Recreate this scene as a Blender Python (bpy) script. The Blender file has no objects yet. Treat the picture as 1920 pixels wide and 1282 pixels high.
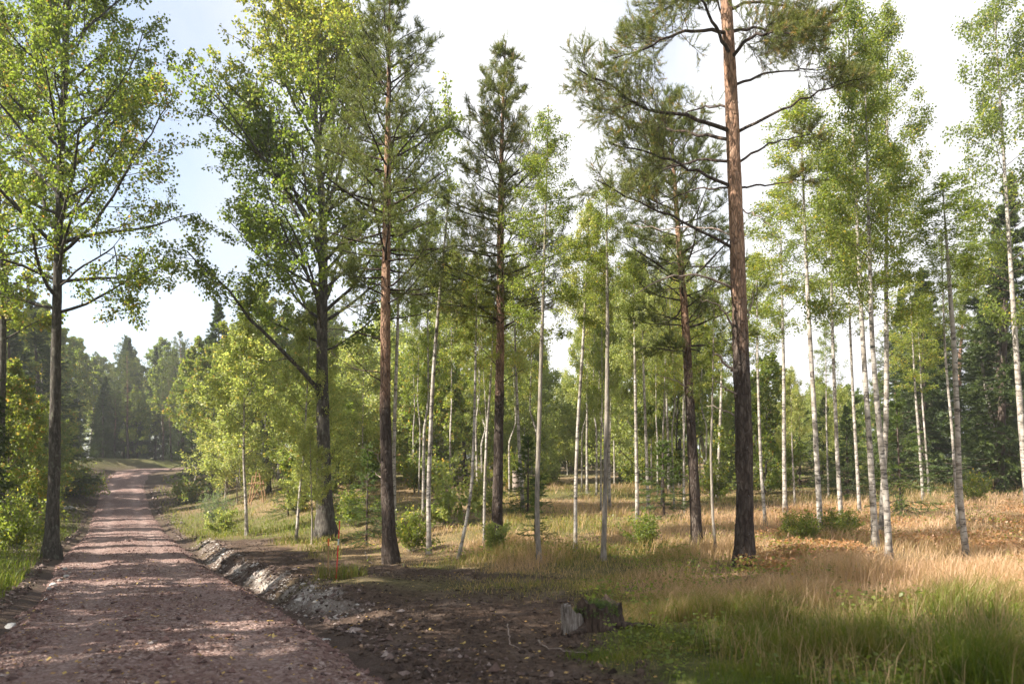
import bpy, math, random
import numpy as np
from math import radians, sin, cos, pi

scene = bpy.context.scene
COL = scene.collection
# ------------------------------------------------------------------ camera
CAMH, FPX, CX, HY = 1.6, 1493.0, 960.0, 876.0      # eye height, focal length / centre / horizon in the 1920 px frame
cam_data = bpy.data.cameras.new('camera')
cam = bpy.data.objects.new('camera', cam_data); COL.objects.link(cam)
cam.location = (0, 0, CAMH); cam.rotation_euler = (radians(90), 0, 0)
cam_data.sensor_width = 36; cam_data.lens = 36 * FPX / 1920
cam_data.shift_y = (HY - 641) / 1920
cam_data.clip_start = 0.05; cam_data.clip_end = 3000
cam_data.dof.use_dof = True; cam_data.dof.focus_distance = 17; cam_data.dof.aperture_fstop = 1.6
scene.camera = cam
# ------------------------------------------------------------------ light
SUN_ELEV = radians(43); SUN_TO = (-1.0, -0.4)      # horizontal direction towards the sun
n_ = math.hypot(*SUN_TO); sx, sy = SUN_TO[0] / n_, SUN_TO[1] / n_
sun_data = bpy.data.lights.new('sun', 'SUN'); sun_data.energy = 5.0; sun_data.angle = radians(0.53)
sun_data.color = (1.0, 0.93, 0.82)
sun = bpy.data.objects.new('sun', sun_data); COL.objects.link(sun); sun.location = (-30, 12, 30)
import mathutils
dvec = mathutils.Vector((-sx * cos(SUN_ELEV), -sy * cos(SUN_ELEV), -sin(SUN_ELEV)))
sun.rotation_euler = dvec.to_track_quat('-Z', 'Y').to_euler()
world = bpy.data.worlds.new('World'); scene.world = world; world.use_nodes = True
wt = world.node_tree; wt.nodes.clear()
def wn(t, **k):
    n = wt.nodes.new(t)
    for a, b in k.items(): setattr(n, a, b)
    return n
sky = wn('ShaderNodeTexSky', sky_type='NISHITA', sun_disc=False)
sky.sun_elevation = SUN_ELEV; sky.sun_rotation = math.atan2(sx, sy); sky.altitude = 50; sky.air_density = 1.0; sky.dust_density = 1.0; sky.ozone_density = 1.0
tc = wn('ShaderNodeTexCoord'); mp = wn('ShaderNodeMapping'); mp.inputs['Scale'].default_value = (1, 1, 1.6); mp.inputs['Location'].default_value = (1.1, 6.1, 0.4); mp.vector_type = 'TEXTURE'
nz = wn('ShaderNodeTexNoise'); nz.inputs['Scale'].default_value = 1.55; nz.inputs['Detail'].default_value = 7; nz.inputs['Roughness'].default_value = 0.55; nz.inputs['Distortion'].default_value = 0.25
cr = wn('ShaderNodeValToRGB'); cr.color_ramp.elements[0].position = 0.40; cr.color_ramp.elements[0].color = (.42, .42, .42, 1); cr.color_ramp.elements[1].position = 0.56
nz2 = wn('ShaderNodeTexNoise'); nz2.inputs['Scale'].default_value = 3.2; nz2.inputs['Detail'].default_value = 5
cr2 = wn('ShaderNodeValToRGB')
cr2.color_ramp.elements[0].position = 0.3; cr2.color_ramp.elements[0].color = (2.9, 3.0, 3.25, 1)
cr2.color_ramp.elements[1].position = 0.62; cr2.color_ramp.elements[1].color = (4.1, 4.1, 4.13, 1)
mx = wn('ShaderNodeMix', data_type='RGBA'); bg = wn('ShaderNodeBackground'); ow = wn('ShaderNodeOutputWorld')
bg.inputs['Strength'].default_value = 0.092
L = wt.links.new
L(tc.outputs['Generated'], mp.inputs['Vector']); L(mp.outputs[0], nz.inputs['Vector']); L(mp.outputs[0], nz2.inputs['Vector'])
L(nz.outputs['Fac'], cr.inputs[0]); L(nz2.outputs['Fac'], cr2.inputs[0])
L(cr.outputs[0], mx.inputs['Factor']); L(sky.outputs[0], mx.inputs['A']); L(cr2.outputs[0], mx.inputs['B'])
L(mx.outputs['Result'], bg.inputs['Color']); L(bg.outputs[0], ow.inputs[0])
vs = scene.view_settings; vs.view_transform = 'Standard'; vs.look = 'None'; vs.gamma = 1.0; vs.exposure = 1.74; vs.use_curve_mapping = False
scene.render.engine = 'CYCLES'
cy = scene.cycles; cy.max_bounces = 5; cy.diffuse_bounces = 2; cy.glossy_bounces = 1; cy.transmission_bounces = 4; cy.use_adaptive_sampling = True; cy.adaptive_threshold = 0.02; cy.transparent_max_bounces = 4
cy.use_denoising = True; cy.sample_clamp_indirect = 6.0; cy.caustics_reflective = False; cy.caustics_refractive = False
scene.render.use_persistent_data = False

# ------------------------------------------------------------------ helpers: noise, meshes, materials
def _hash(ix, iy, seed):
    h = (ix.astype(np.int64) * 374761393 + iy.astype(np.int64) * 668265263 + seed * 974711) & 0xffffffff
    h = ((h ^ (h >> 13)) * 1274126177) & 0xffffffff
    return ((h ^ (h >> 16)) & 0xffff) / 65535.0
def vnoise(x, y, seed=0):
    x = np.asarray(x, float); y = np.asarray(y, float)
    ix = np.floor(x); iy = np.floor(y); fx = x - ix; fy = y - iy
    fx = fx * fx * (3 - 2 * fx); fy = fy * fy * (3 - 2 * fy)
    a = _hash(ix, iy, seed); b = _hash(ix + 1, iy, seed); c = _hash(ix, iy + 1, seed); d = _hash(ix + 1, iy + 1, seed)
    return (a * (1 - fx) + b * fx) * (1 - fy) + (c * (1 - fx) + d * fx) * fy
def fbm(x, y, seed=0, o=4):
    s = 0; a = .5
    for i in range(o):
        s = s + a * vnoise(x * 2 ** i + 17 * i, y * 2 ** i - 9 * i, seed + i); a *= .5
    return s / (1 - .5 ** o)
def ss(a, b, x):
    t = np.clip((np.asarray(x, float) - a) / (b - a), 0, 1); return t * t * (3 - 2 * t)

def mesh(name, parts, mats, smooth=False):
    """parts: list of (verts Vx3, faces Fxk, tint (scalar or per-vertex), material index)"""
    V = []; loops = []; starts = []; tot = 0; ls = 0; tint = []; mi = []
    for p in parts:
        v = np.asarray(p[0], np.float32).reshape(-1, 3); f = np.asarray(p[1], np.int32)
        if len(v) == 0 or len(f) == 0: continue
        t = p[2] if len(p) > 2 else 0.5; m = p[3] if len(p) > 3 else 0
        V.append(v); loops.append((f + tot).ravel()); k = f.shape[1]
        starts.append(ls + np.arange(len(f)) * k); ls += len(f) * k; tot += len(v)
        tint.append(np.broadcast_to(np.asarray(t, np.float32), (len(v),))); mi.append(np.full(len(f), m, np.int32))
    V = np.concatenate(V); loops = np.concatenate(loops); starts = np.concatenate(starts).astype(np.int32)
    me = bpy.data.meshes.new(name)
    me.vertices.add(len(V)); me.vertices.foreach_set('co', V.ravel())
    me.loops.add(len(loops)); me.loops.foreach_set('vertex_index', loops.astype(np.int32))
    me.polygons.add(len(starts)); me.polygons.foreach_set('loop_start', starts)
    me.polygons.foreach_set('material_index', np.concatenate(mi))
    at = me.attributes.new('tint', 'FLOAT', 'POINT'); at.data.foreach_set('value', np.concatenate(tint).astype(np.float32))
    for m in (mats if isinstance(mats, (list, tuple)) else [mats]): me.materials.append(m)
    me.update(calc_edges=True)
    me.polygons.foreach_set('use_smooth', np.full(len(starts), bool(smooth)))
    me.update()
    return me
def add_attr(me, name, vals):
    a = me.attributes.new(name, 'FLOAT', 'POINT'); a.data.foreach_set('value', np.asarray(vals, np.float32).ravel())
def obj(name, me, parent=None, loc=(0, 0, 0), rot=None, scale=None):
    o = bpy.data.objects.new(name, me); COL.objects.link(o); o.location = loc
    if rot is not None: o.rotation_euler = rot
    if scale is not None: o.scale = scale
    if parent is not None: o.parent = parent
    return o
def tag(o, label=None, cat=None, group=None, kind=None):
    if label: o['label'] = label
    if cat: o['category'] = cat
    if group: o['group'] = group
    if kind: o['kind'] = kind
    return o
def thing(name, loc, label, cat, group=None, rz=0.0):
    e = bpy.data.objects.new(name, None); COL.objects.link(e); e.location = loc; e.rotation_euler = (0, 0, rz)
    e.empty_display_size = 0.3
    return tag(e, label, cat, group)

class Mat:
    def __init__(s, name):
        s.m = bpy.data.materials.new(name); s.m.use_nodes = True; s.t = s.m.node_tree; s.t.nodes.clear()
        s.out = s.t.nodes.new('ShaderNodeOutputMaterial')
    def n(s, t, ins=None, **k):
        nd = s.t.nodes.new(t)
        for a, b in k.items(): setattr(nd, a, b)
        for a, b in (ins or {}).items():
            if hasattr(b, 'is_output'): s.t.links.new(b, nd.inputs[a])
            else: nd.inputs[a].default_value = b
        return nd
    def attr(s, name): return s.n('ShaderNodeAttribute', attribute_name=name).outputs['Fac']
    def ramp(s, fac, stops, interp='LINEAR'):
        r = s.n('ShaderNodeValToRGB', {0: fac}); e = r.color_ramp.elements; r.color_ramp.interpolation = interp
        while len(e) < len(stops): e.new(0.5)
        for i, (p, c) in enumerate(stops):
            e[i].position = p; e[i].color = (c[0], c[1], c[2], 1) if hasattr(c, '__len__') else (c, c, c, 1)
        return r.outputs[0]
    def noise(s, vec, scale, detail=4, rough=.55, dist=0.0):
        return s.n('ShaderNodeTexNoise', {'Vector': vec, 'Scale': scale, 'Detail': detail, 'Roughness': rough, 'Distortion': dist}).outputs['Fac']
    def coord(s, scale=(1, 1, 1)):
        c = s.n('ShaderNodeTexCoord').outputs['Object']
        return s.n('ShaderNodeMapping', {'Vector': c, 'Scale': scale}).outputs[0]
    def mix(s, f, a, b, mode='MIX'):
        nd = s.n('ShaderNodeMix', data_type='RGBA', blend_type=mode)
        for k, v in (('Factor', f), ('A', a), ('B', b)):
            if hasattr(v, 'is_output'): s.t.links.new(v, nd.inputs[k])
            else: nd.inputs[k].default_value = v if k == 'Factor' else ((v[0], v[1], v[2], 1) if hasattr(v, '__len__') else (v, v, v, 1))
        return nd.outputs['Result']
    def math(s, op, a, b=0.0, clamp=False):
        nd = s.n('ShaderNodeMath', {0: a, 1: b}, operation=op, use_clamp=clamp); return nd.outputs[0]
    def principled(s, col, rough=.8, bump=None, bs=.5, bd=.02, spec=.3):
        p = s.n('ShaderNodeBsdfPrincipled', {'Roughness': rough, 'Specular IOR Level': spec})
        if hasattr(col, 'is_output'): s.t.links.new(col, p.inputs['Base Color'])
        else: p.inputs['Base Color'].default_value = (*col, 1)
        if bump is not None:
            b = s.n('ShaderNodeBump', {'Height': bump, 'Strength': bs, 'Distance': bd}); s.t.links.new(b.outputs[0], p.inputs['Normal'])
        s.t.links.new(p.outputs[0], s.out.inputs[0]); return s.m

def leaf_mat(name, stops, trans=.55, gloss=.025, rough=.5, tgain=2.0, var=.25):
    m = Mat(name); t = m.attr('tint')
    rnd = m.n('ShaderNodeObjectInfo').outputs['Random']
    f = m.math('ADD', t, m.math('MULTIPLY', m.math('SUBTRACT', rnd, .5), var), True)
    c = m.ramp(f, stops)
    tcx = m.mix(1.0, c, (tgain, tgain * 1.02, tgain * .62), 'MULTIPLY')
    d = m.n('ShaderNodeBsdfDiffuse', {'Color': c}); tr = m.n('ShaderNodeBsdfTranslucent', {'Color': tcx})
    a = m.n('ShaderNodeMixShader', {0: trans, 1: d.outputs[0], 2: tr.outputs[0]})
    g = m.n('ShaderNodeBsdfGlossy', {'Color': (.8, .8, .8, 1), 'Roughness': rough})
    b = m.n('ShaderNodeMixShader', {0: gloss, 1: a.outputs[0], 2: g.outputs[0]})
    m.t.links.new(b.outputs[0], m.out.inputs[0]); return m.m

M = {}
M['aspen_leaf'] = leaf_mat('aspen_leaf', [(0, (.08, .115, .02)), (.5, (.14, .18, .032)), (.85, (.24, .23, .05)), (1, (.34, .19, .06))])
M['birch_leaf'] = leaf_mat('birch_leaf', [(0, (.09, .125, .022)), (.5, (.155, .19, .036)), (.88, (.26, .25, .055)), (1, (.42, .29, .05))])
M['yellow_lit_leaf'] = leaf_mat('yellow_lit_leaf', [(0, (.15, .19, .055)), (.5, (.23, .26, .085)), (.9, (.33, .33, .12)), (1, (.42, .34, .1))])  # pale yellow-green leaves; on the clearing birches the brightness stands in for sunlight
M['willow_leaf'] = leaf_mat('willow_leaf', [(0, (.07, .11, .05)), (.6, (.14, .18, .09)), (1, (.22, .24, .12))])
M['pine_needle'] = leaf_mat('pine_needle', [(0, (.06, .085, .022)), (.6, (.115, .135, .036)), (.92, (.18, .18, .055)), (1, (.28, .17, .06))], trans=.35, gloss=.03)
M['spruce_needle'] = leaf_mat('spruce_needle', [(0, (.03, .052, .015)), (.6, (.065, .092, .024)), (1, (.12, .145, .036))], trans=.25, gloss=.03)
M['young_spruce'] = leaf_mat('young_spruce', [(0, (.05, .09, .02)), (.6, (.1, .14, .035)), (1, (.17, .19, .05))], trans=.35, gloss=.03)
M['grass'] = leaf_mat('grass_blade', [(0, (.065, .1, .012)), (.35, (.13, .15, .022)), (.6, (.25, .185, .085)), (.8, (.38, .255, .16)), (1, (.46, .31, .21))], trans=.4, gloss=.012, var=0)
M['bracken'] = leaf_mat('bracken', [(0, (.1, .11, .03)), (.4, (.24, .15, .06)), (1, (.36, .17, .085))], trans=.35, gloss=.04, var=0)
M['litter'] = leaf_mat('fallen_leaf', [(0, (.2, .1, .03)), (.6, (.36, .22, .05)), (1, (.5, .36, .09))], trans=.2, gloss=.08, var=0)

def bark_pine():
    m = Mat('pine_bark'); v = m.coord((1, 1, .28)); h = m.attr('tint')
    n1 = m.noise(v, 16, 6, .65, .6); n2 = m.noise(v, 60, 4)
    vo = m.n('ShaderNodeTexVoronoi', {'Vector': v, 'Scale': 22}, feature='DISTANCE_TO_EDGE').outputs[0]
    low = m.ramp(n1, [(.3, (.022, .016, .013)), (.5, (.062, .046, .037)), (.72, (.14, .115, .095))])
    hi = m.ramp(n1, [(.3, (.15, .085, .055)), (.52, (.34, .205, .135)), (.75, (.48, .32, .225))])
    hn = m.math('ADD', h, m.math('MULTIPLY', m.math('SUBTRACT', m.noise(v, 5, 3), .5), .55))
    c = m.mix(m.n('ShaderNodeMapRange', {'Value': hn, 1: .45, 2: .75}).outputs[0], low, hi)
    lich = m.n('ShaderNodeMapRange', {'Value': m.noise(m.coord(), 26, 3), 1: .66, 2: .72}).outputs[0]
    c = m.mix(m.math('MULTIPLY', lich, .5), c, (.3, .3, .27))
    crack = m.n('ShaderNodeMapRange', {'Value': vo, 1: 0.0, 2: .14}).outputs[0]
    c = m.mix(m.math('MULTIPLY', m.math('SUBTRACT', 1.0, crack), .55), c, (.03, .02, .015))
    b = m.math('ADD', m.math('MULTIPLY', crack, .7), m.math('MULTIPLY', n2, .5))
    return m.principled(c, .9, b, .8, .025, .2)
def bark_birch():
    m = Mat('birch_bark'); v = m.coord((1, 1, 1)); vz = m.coord((2.2, 2.2, 16)); h = m.attr('tint')
    base = m.ramp(m.noise(m.coord((1, 1, .6)), 7, 5), [(.3, (.15, .125, .1)), (.5, (.33, .295, .255)), (.72, (.5, .465, .42))])
    band = m.n('ShaderNodeMapRange', {'Value': m.noise(vz, 1.6, 4, .6), 1: .56, 2: .64}).outputs[0]
    kn = m.n('ShaderNodeMapRange', {'Value': m.noise(m.coord((1, 1, 2.2)), 5.5, 3, .6, .8), 1: .55, 2: .62}).outputs[0]
    c = m.mix(m.math('MULTIPLY', band, .75), base, (.07, .055, .045))
    c = m.mix(m.math('MULTIPLY', kn, .85), c, (.035, .03, .028))
    lo = m.n('ShaderNodeMapRange', {'Value': m.math('ADD', h, m.math('MULTIPLY', m.noise(v, 9, 4), .12)), 1: .12, 2: .05}).outputs[0]
    c = m.mix(m.math('MULTIPLY', lo, .8), c, (.07, .06, .05))
    return m.principled(c, .75, m.noise(vz, 3, 4), .4, .01, .3)
def bark_grey(name, lo, mid, hi):
    m = Mat(name); v = m.coord((1, 1, .25)); n1 = m.noise(v, 20, 6, .65, .5)
    c = m.ramp(n1, [(.3, lo), (.5, mid), (.72, hi)])
    li = m.n('ShaderNodeMapRange', {'Value': m.noise(m.coord(), 7, 4), 1: .58, 2: .68}).outputs[0]
    c = m.mix(m.math('MULTIPLY', li, .45), c, (.2, .21, .16))
    return m.principled(c, .9, n1, .8, .03, .2)
M['pine_bark'] = bark_pine(); M['birch_bark'] = bark_birch()
M['aspen_bark'] = bark_grey('aspen_bark', (.022, .019, .016), (.06, .052, .043), (.15, .135, .115))
M['spruce_bark'] = bark_grey('spruce_bark', (.03, .022, .018), (.075, .055, .045), (.14, .11, .09))
M['young_bark'] = bark_grey('young_bark', (.1, .085, .07), (.22, .19, .155), (.34, .3, .25))
M['twig'] = bark_grey('twig_bark', (.035, .026, .02), (.07, .05, .04), (.12, .09, .07))
M['dead_wood'] = bark_grey('dead_wood', (.12, .085, .065), (.26, .2, .165), (.4, .33, .28))

# ------------------------------------------------------------------ terrain functions
RC = np.array([(-.6, -4, .0), (-.0, 0, 0), (-2.55, 5.9, 0), (-3.62, 8.2, -.08), (-5.9, 13, -.42), (-9.2, 19, -.68), (-12.4, 25.7, -.85), (-16.7, 34.5, -1.22),
               (-23, 47, -.92), (-30.8, 63, .25), (-33.4, 70, 1.42), (-31.5, 76, 1.5), (-24, 82, 1.45), (-8, 88, 1.4), (60, 100, 1.4), (150, 140, 2.5)])
RC[0] = (1.4, -4, 0); RC[1] = (-.1, 0, 0)
_ys = np.linspace(-6, 140, 1500)
def _sm(a, k=31):
    ap = np.concatenate([np.full(k, a[0]) - (a[1] - a[0]) * np.arange(k, 0, -1), a, np.full(k, a[-1])])
    return np.convolve(ap, np.ones(2 * k + 1) / (2 * k + 1), 'valid')
_xc = _sm(np.interp(_ys, RC[:, 1], RC[:, 0])); _zc = _sm(np.interp(_ys, RC[:, 1], RC[:, 2]))
def roadx(y): return np.interp(y, _ys, _xc)
def roadz(y): return np.interp(y, _ys, _zc)
def lat(x, y): return (np.asarray(x, float) - roadx(y)) * .9
def zflat(x, y):
    return np.interp(y, [-20, 12, 25, 40, 60, 100, 200, 600], [0, 0, .12, .55, 1.3, 2.2, 3.5, 6]) + np.clip(np.asarray(x, float) - 7, 0, 30) * .025 * ss(6, 25, y)
def ditchm(y): return ss(8.6, 11.8, y) * (1 - ss(24, 30, y))
def ground(x, y, fine=True):
    x = np.asarray(x, float); y = np.asarray(y, float); u = lat(x, y); zr = roadz(y); dm = ditchm(y)
    wr = ss(2.5, 11, u); bank = (.05 + .12 * dm) * ss(1.9, 2.5 + .35 * (fbm(x * 1.5, y * 1.5, 5, 3) - .5), u)
    right = zr + bank * (1 - wr) + (zflat(x, y) - zr) * wr
    cut = ss(38, 55, y) * (1 - ss(72, 95, y))
    left = zr + ss(1.7, 4.5, -u) * (.12 + .9 * cut) + ss(5, 30, -u) * .7
    z = np.where(u > 0, right, left)
    z = z - .2 * dm * np.exp(-((u - 1.85) / .22) ** 2) - .12 * (1 - ss(1.2, 1.9, np.abs(u)))
    if fine:
        off = ss(1.6, 3.2, np.abs(u))
        z = z + off * (.22 * (fbm(x * .22, y * .22, 3, 3) - .5) + .12 * (fbm(x * .9, y * .9, 7, 3) - .5))
        so = soil_mask(x, y)
        z = z + clay_mask(x, y) * .07 * (fbm(x * 3 - y * 4, y * 1.2 + x * .6, 15, 4) - .5)
        z = z + so * (.10 * (fbm(x * 2.2, y * 2.2, 11, 4) - .5) + .05 * (fbm(x * 9, y * 9, 13, 3) - .5))
    return z
SOIL = np.array([(-9.6, 25.2), (-8, 25.6), (-5.6, 20.5), (-3.5, 16.5), (-1.4, 14.6), (.7, 12.2), (1.35, 10.6), (.85, 8.5), (.95, 7.0), (1.35, 5.7), (1.8, 3.5), (2, -6), (-4, -6), (-4, 8), (-7, 18)])
def polyd(P, x, y):
    """signed distance, positive inside"""
    x = np.asarray(x, float); y = np.asarray(y, float); ins = np.zeros(x.shape, bool); d = np.full(x.shape, 1e9)
    for i in range(len(P)):
        a = P[i - 1]; b = P[i]; e = b - a
        t = np.clip(((x - a[0]) * e[0] + (y - a[1]) * e[1]) / (e @ e), 0, 1)
        d = np.minimum(d, np.hypot(x - a[0] - t * e[0], y - a[1] - t * e[1]))
        c = (a[1] > y) != (b[1] > y)
        with np.errstate(divide='ignore', invalid='ignore'):
            ins ^= c & (x < (b[0] - a[0]) * (y - a[1]) / (b[1] - a[1] + 1e-12) + a[0])
    return np.where(ins, d, -d)
def soil_mask(x, y):
    d = polyd(SOIL, x, y); n = fbm(np.asarray(x) * .9, np.asarray(y) * .9, 21, 4) - .5
    s = ss(-.35, .35, d + n * 1.9)
    xa = np.asarray(x); ya = np.asarray(y)
    moss = np.exp(-((ya - 11.6 + .35 * xa) / .8) ** 2) * ss(-4.6, -3.2, xa)      # mossy strip that crosses the bare soil
    return s * (1 - .6 * moss)
def clay_mask(x, y):
    u = lat(x, y); n = fbm(np.asarray(x) * 1.1, np.asarray(y) * 1.1, 31, 3)
    f = fbm(np.asarray(x) * 5, np.asarray(y) * 5, 33, 3) - .5
    return ss(1.86, 1.98, u + f * .12) * (1 - ss(2.12, 2.32, u + f * .5)) * ss(9.2, 11.2, y) * (1 - ss(22, 27, y)) * ss(.41, .54, n + f * .22)

def W(px, py, D): return np.array([(px - CX) / FPX * D, D, CAMH + (HY - py) / FPX * D])
def hit(px, py, d0=3.0, d1=120.0):
    D = np.concatenate([np.arange(d0, 40, .04), np.arange(40, d1, .2)])
    x = (px - CX) / FPX * D; z = CAMH + (HY - py) / FPX * D
    g = ground(x, D, False); k = np.nonzero(z <= g)[0]
    d = D[k[0]] if len(k) else d1
    return d
def gp(px, py):
    d = hit(px, py); x = (px - CX) / FPX * d; return np.array([x, d, float(ground(x, d))])

# ------------------------------------------------------------------ ground sheet and road
def axis(lo, hi, dense_lo, dense_hi, step, grow):
    a = list(np.arange(dense_lo, dense_hi, step)); s = step
    while a[-1] < hi: s = min(s * grow, 40); a.append(a[-1] + s)
    b = []; p = dense_lo; s = step
    while p > lo: s = min(s * grow, 40); p -= s; b.append(p)
    return np.array(b[::-1] + a)
gx = axis(-700, 700, -9.5, 4, .085, 1.055); gy = axis(-80, 1100, 4.2, 18, .09, 1.05)
X, Y = np.meshgrid(gx, gy); Z = ground(X, Y)
nx, ny = len(gx), len(gy)
idx = np.arange(nx * ny).reshape(ny, nx)
Fq = np.stack([idx[:-1, :-1], idx[:-1, 1:], idx[1:, 1:], idx[1:, :-1]], -1).reshape(-1, 4)
def ground_mat():
    m = Mat('forest_floor'); v = m.coord(); soil = m.attr('soil'); clay = m.attr('clay'); dry = m.attr('dry'); verge = m.attr('verge')
    n1 = m.noise(v, 1.3, 6, .6); n2 = m.noise(v, 14, 6, .65); n3 = m.noise(v, 55, 4, .6)
    green = m.ramp(n2, [(.3, (.03, .035, .012)), (.5, (.07, .08, .02)), (.7, (.12, .12, .035))])
    tan = m.ramp(n2, [(.3, (.09, .055, .03)), (.5, (.2, .135, .08)), (.7, (.3, .21, .13))])
    c = m.mix(m.math('ADD', dry, m.math('MULTIPLY', m.math('SUBTRACT', n1, .5), .9), True), green, tan)
    sc = m.ramp(m.math('ADD', m.math('MULTIPLY', n2, .6), m.math('MULTIPLY', n3, .4)), [(.33, (.021, .013, .009)), (.5, (.068, .044, .031)), (.66, (.15, .104, .074))])
    sc = m.mix(m.n('ShaderNodeMapRange', {'Value': n1, 1: .5, 2: .68}).outputs[0], sc, m.mix(.5, sc, (.2, .15, .12)))
    c = m.mix(soil, c, sc)
    stri = m.noise(m.coord((9, 3, 14)), 3, 4)
    cc = m.ramp(stri, [(.32, (.17, .14, .115)), (.52, (.38, .34, .3)), (.7, (.55, .52, .49))])
    c = m.mix(clay, c, cc)
    vc = m.ramp(n3, [(.3, (.03, .02, .016)), (.6, (.1, .07, .055))])
    c = m.mix(verge, c, vc)
    b = m.math('ADD', m.math('MULTIPLY', n2, .7), m.math('MULTIPLY', n3, .5))
    return m.principled(c, .95, b, .9, .06, .15)
M['ground'] = ground_mat()
gm = mesh('ground', [(np.stack([X, Y, Z], -1).reshape(-1, 3), Fq)], M['ground'], True)
def dry_mask(x, y):
    x = np.asarray(x, float); y = np.asarray(y, float)
    n = fbm(x * .28, y * .28, 41, 4)
    d = .25 + .55 * ss(.42, .6, n)
    d = d + .45 * ss(1.5, 5, x) * ss(8.2, 11, y) * (1 - ss(24, 34, y))
    d = d * (.15 + .85 * ss(6.3, 10.5, y - .2 * (x - 3))) 
    d = np.where(lat(x, y) < -1, d * .25, d)
    return np.clip(d, 0, 1)
U = lat(X, Y)
add_attr(gm, 'soil', soil_mask(X, Y) * (U > 0)); add_attr(gm, 'clay', clay_mask(X, Y)); add_attr(gm, 'dry', dry_mask(X, Y))
add_attr(gm, 'verge', np.maximum((1 - ss(1.7, 2.3, np.abs(U) + .5 * (fbm(X * 2, Y * 2, 51, 3) - .5))), .8 * ss(40, 50, Y) * (1 - ss(66, 80, Y)) * (1 - ss(3.0, 4.6, np.abs(U)))))
tag(obj('ground', gm), kind='structure')

def road_top(u, y, x):
    crown = .05 * (1 - (u / 1.5) ** 2); track = -.022 * (np.exp(-((np.abs(u) - .75) / .2) ** 2))
    edge = -.42 * ss(1.3, 2.15, np.abs(u) + .22 * (fbm(x * 1.3, y * 1.3, 61, 3) - .5))
    near = 1 - ss(20, 50, y)
    n = .035 * (fbm(x * 2.2, y * 2.2, 63, 3) - .5) + near * (.035 * (fbm(x * 9, y * 9, 65, 3) - .5) + .02 * (vnoise(x * 30, y * 30, 67) - .5))
    return roadz(y) + crown + track + edge + n
ry = axis(-6, 100, 4.5, 16, .05, 1.02); ry = ry[(ry > -5.8) & (ry < 100)]; ru = np.linspace(-2.15, 2.15, 96)
RU, RY = np.meshgrid(ru, ry); RX = roadx(RY) + RU / .9; RZ = road_top(RU, RY, RX)
i2 = np.arange(RU.size).reshape(RU.shape)
RF = np.stack([i2[:-1, :-1], i2[:-1, 1:], i2[1:, 1:], i2[1:, :-1]], -1).reshape(-1, 4)
def road_mat():
    m = Mat('red_gravel'); v = m.coord()
    vo = m.n('ShaderNodeTexVoronoi', {'Vector': v, 'Scale': 34.0, 'Randomness': 1.0})
    cell = vo.outputs['Color']; dist = vo.outputs['Distance']
    g = m.n('ShaderNodeSeparateColor', {0: cell}).outputs[0]
    c = m.ramp(g, [(0, (.06, .035, .028)), (.35, (.135, .08, .064)), (.7, (.22, .145, .12)), (1, (.34, .265, .24))])
    n1 = m.noise(v, 1.1, 5, .6)
    c = m.mix(m.n('ShaderNodeMapRange', {'Value': n1, 1: .4, 2: .66, 4: .65}).outputs[0], c, (.17, .1, .085))
    tr = m.attr('track'); c = m.mix(m.math('MULTIPLY', tr, .7), c, (.29, .21, .185))
    n2 = m.noise(v, 45, 4)
    b = m.math('SUBTRACT', m.math('MULTIPLY', n2, .5), m.math('MULTIPLY', dist, .9))
    return m.principled(c, .85, b, .8, .035, .25)
M['road'] = road_mat()
rm = mesh('road', [(np.stack([RX, RY, RZ], -1).reshape(-1, 3), RF)], M['road'], True)
add_attr(rm, 'track', np.exp(-((np.abs(RU) - .75) / .25) ** 2) * (.45 + .55 * ss(14, 34, RY)) * ss(.2, .6, fbm(RX * .8, RY * .8, 69, 3)))
tag(obj('road', rm), kind='structure')

# ------------------------------------------------------------------ growth toolkit
def unit(v): return v / (np.linalg.norm(v, axis=-1, keepdims=True) + 1e-9)
def tubes(P, R, S=4):
    N, K, _ = P.shape
    T = unit(np.gradient(P, axis=1)); ref = np.where(np.abs(T[..., 2:3]) > .9, np.array([1., 0, 0]), np.array([0, 0, 1.]))
    A = unit(np.cross(T, ref)); B = np.cross(T, A)
    a = np.arange(S) * 2 * pi / S
    V = P[:, :, None] + R[:, :, None, None] * (np.cos(a)[:, None] * A[:, :, None] + np.sin(a)[:, None] * B[:, :, None])
    I = np.arange(N * K * S).reshape(N, K, S); J = np.roll(I, -1, 2)
    F = np.stack([I[:, :-1], J[:, :-1], J[:, 1:], I[:, 1:]], -1).reshape(-1, 4)
    return V.reshape(-1, 3), F
def grow(rng, p, d, L, K, lift=0.0, wig=.12):
    N = len(p); P = np.zeros((N, K, 3)); P[:, 0] = p; d = unit(d.copy()); st = (np.asarray(L) / (K - 1)).reshape(-1, 1)
    lift = np.broadcast_to(np.asarray(lift, float).reshape(-1, 1) if np.ndim(lift) else np.full((1, 1), lift), (N, 1))
    for k in range(1, K):
        d = unit(d + np.concatenate([np.zeros((N, 2)), lift], 1) + rng.normal(0, wig, (N, 3)))
        P[:, k] = P[:, k - 1] + d * st
    return P
def along(P, f):
    N, K, _ = P.shape; g = np.clip(f, 0, .9999) * (K - 1); i = g.astype(int); w = (g - i)[..., None]
    r = np.arange(N)[:, None]
    return P[r, i] * (1 - w) + P[r, i + 1] * w, unit(P[r, i + 1] - P[r, i])
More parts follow.
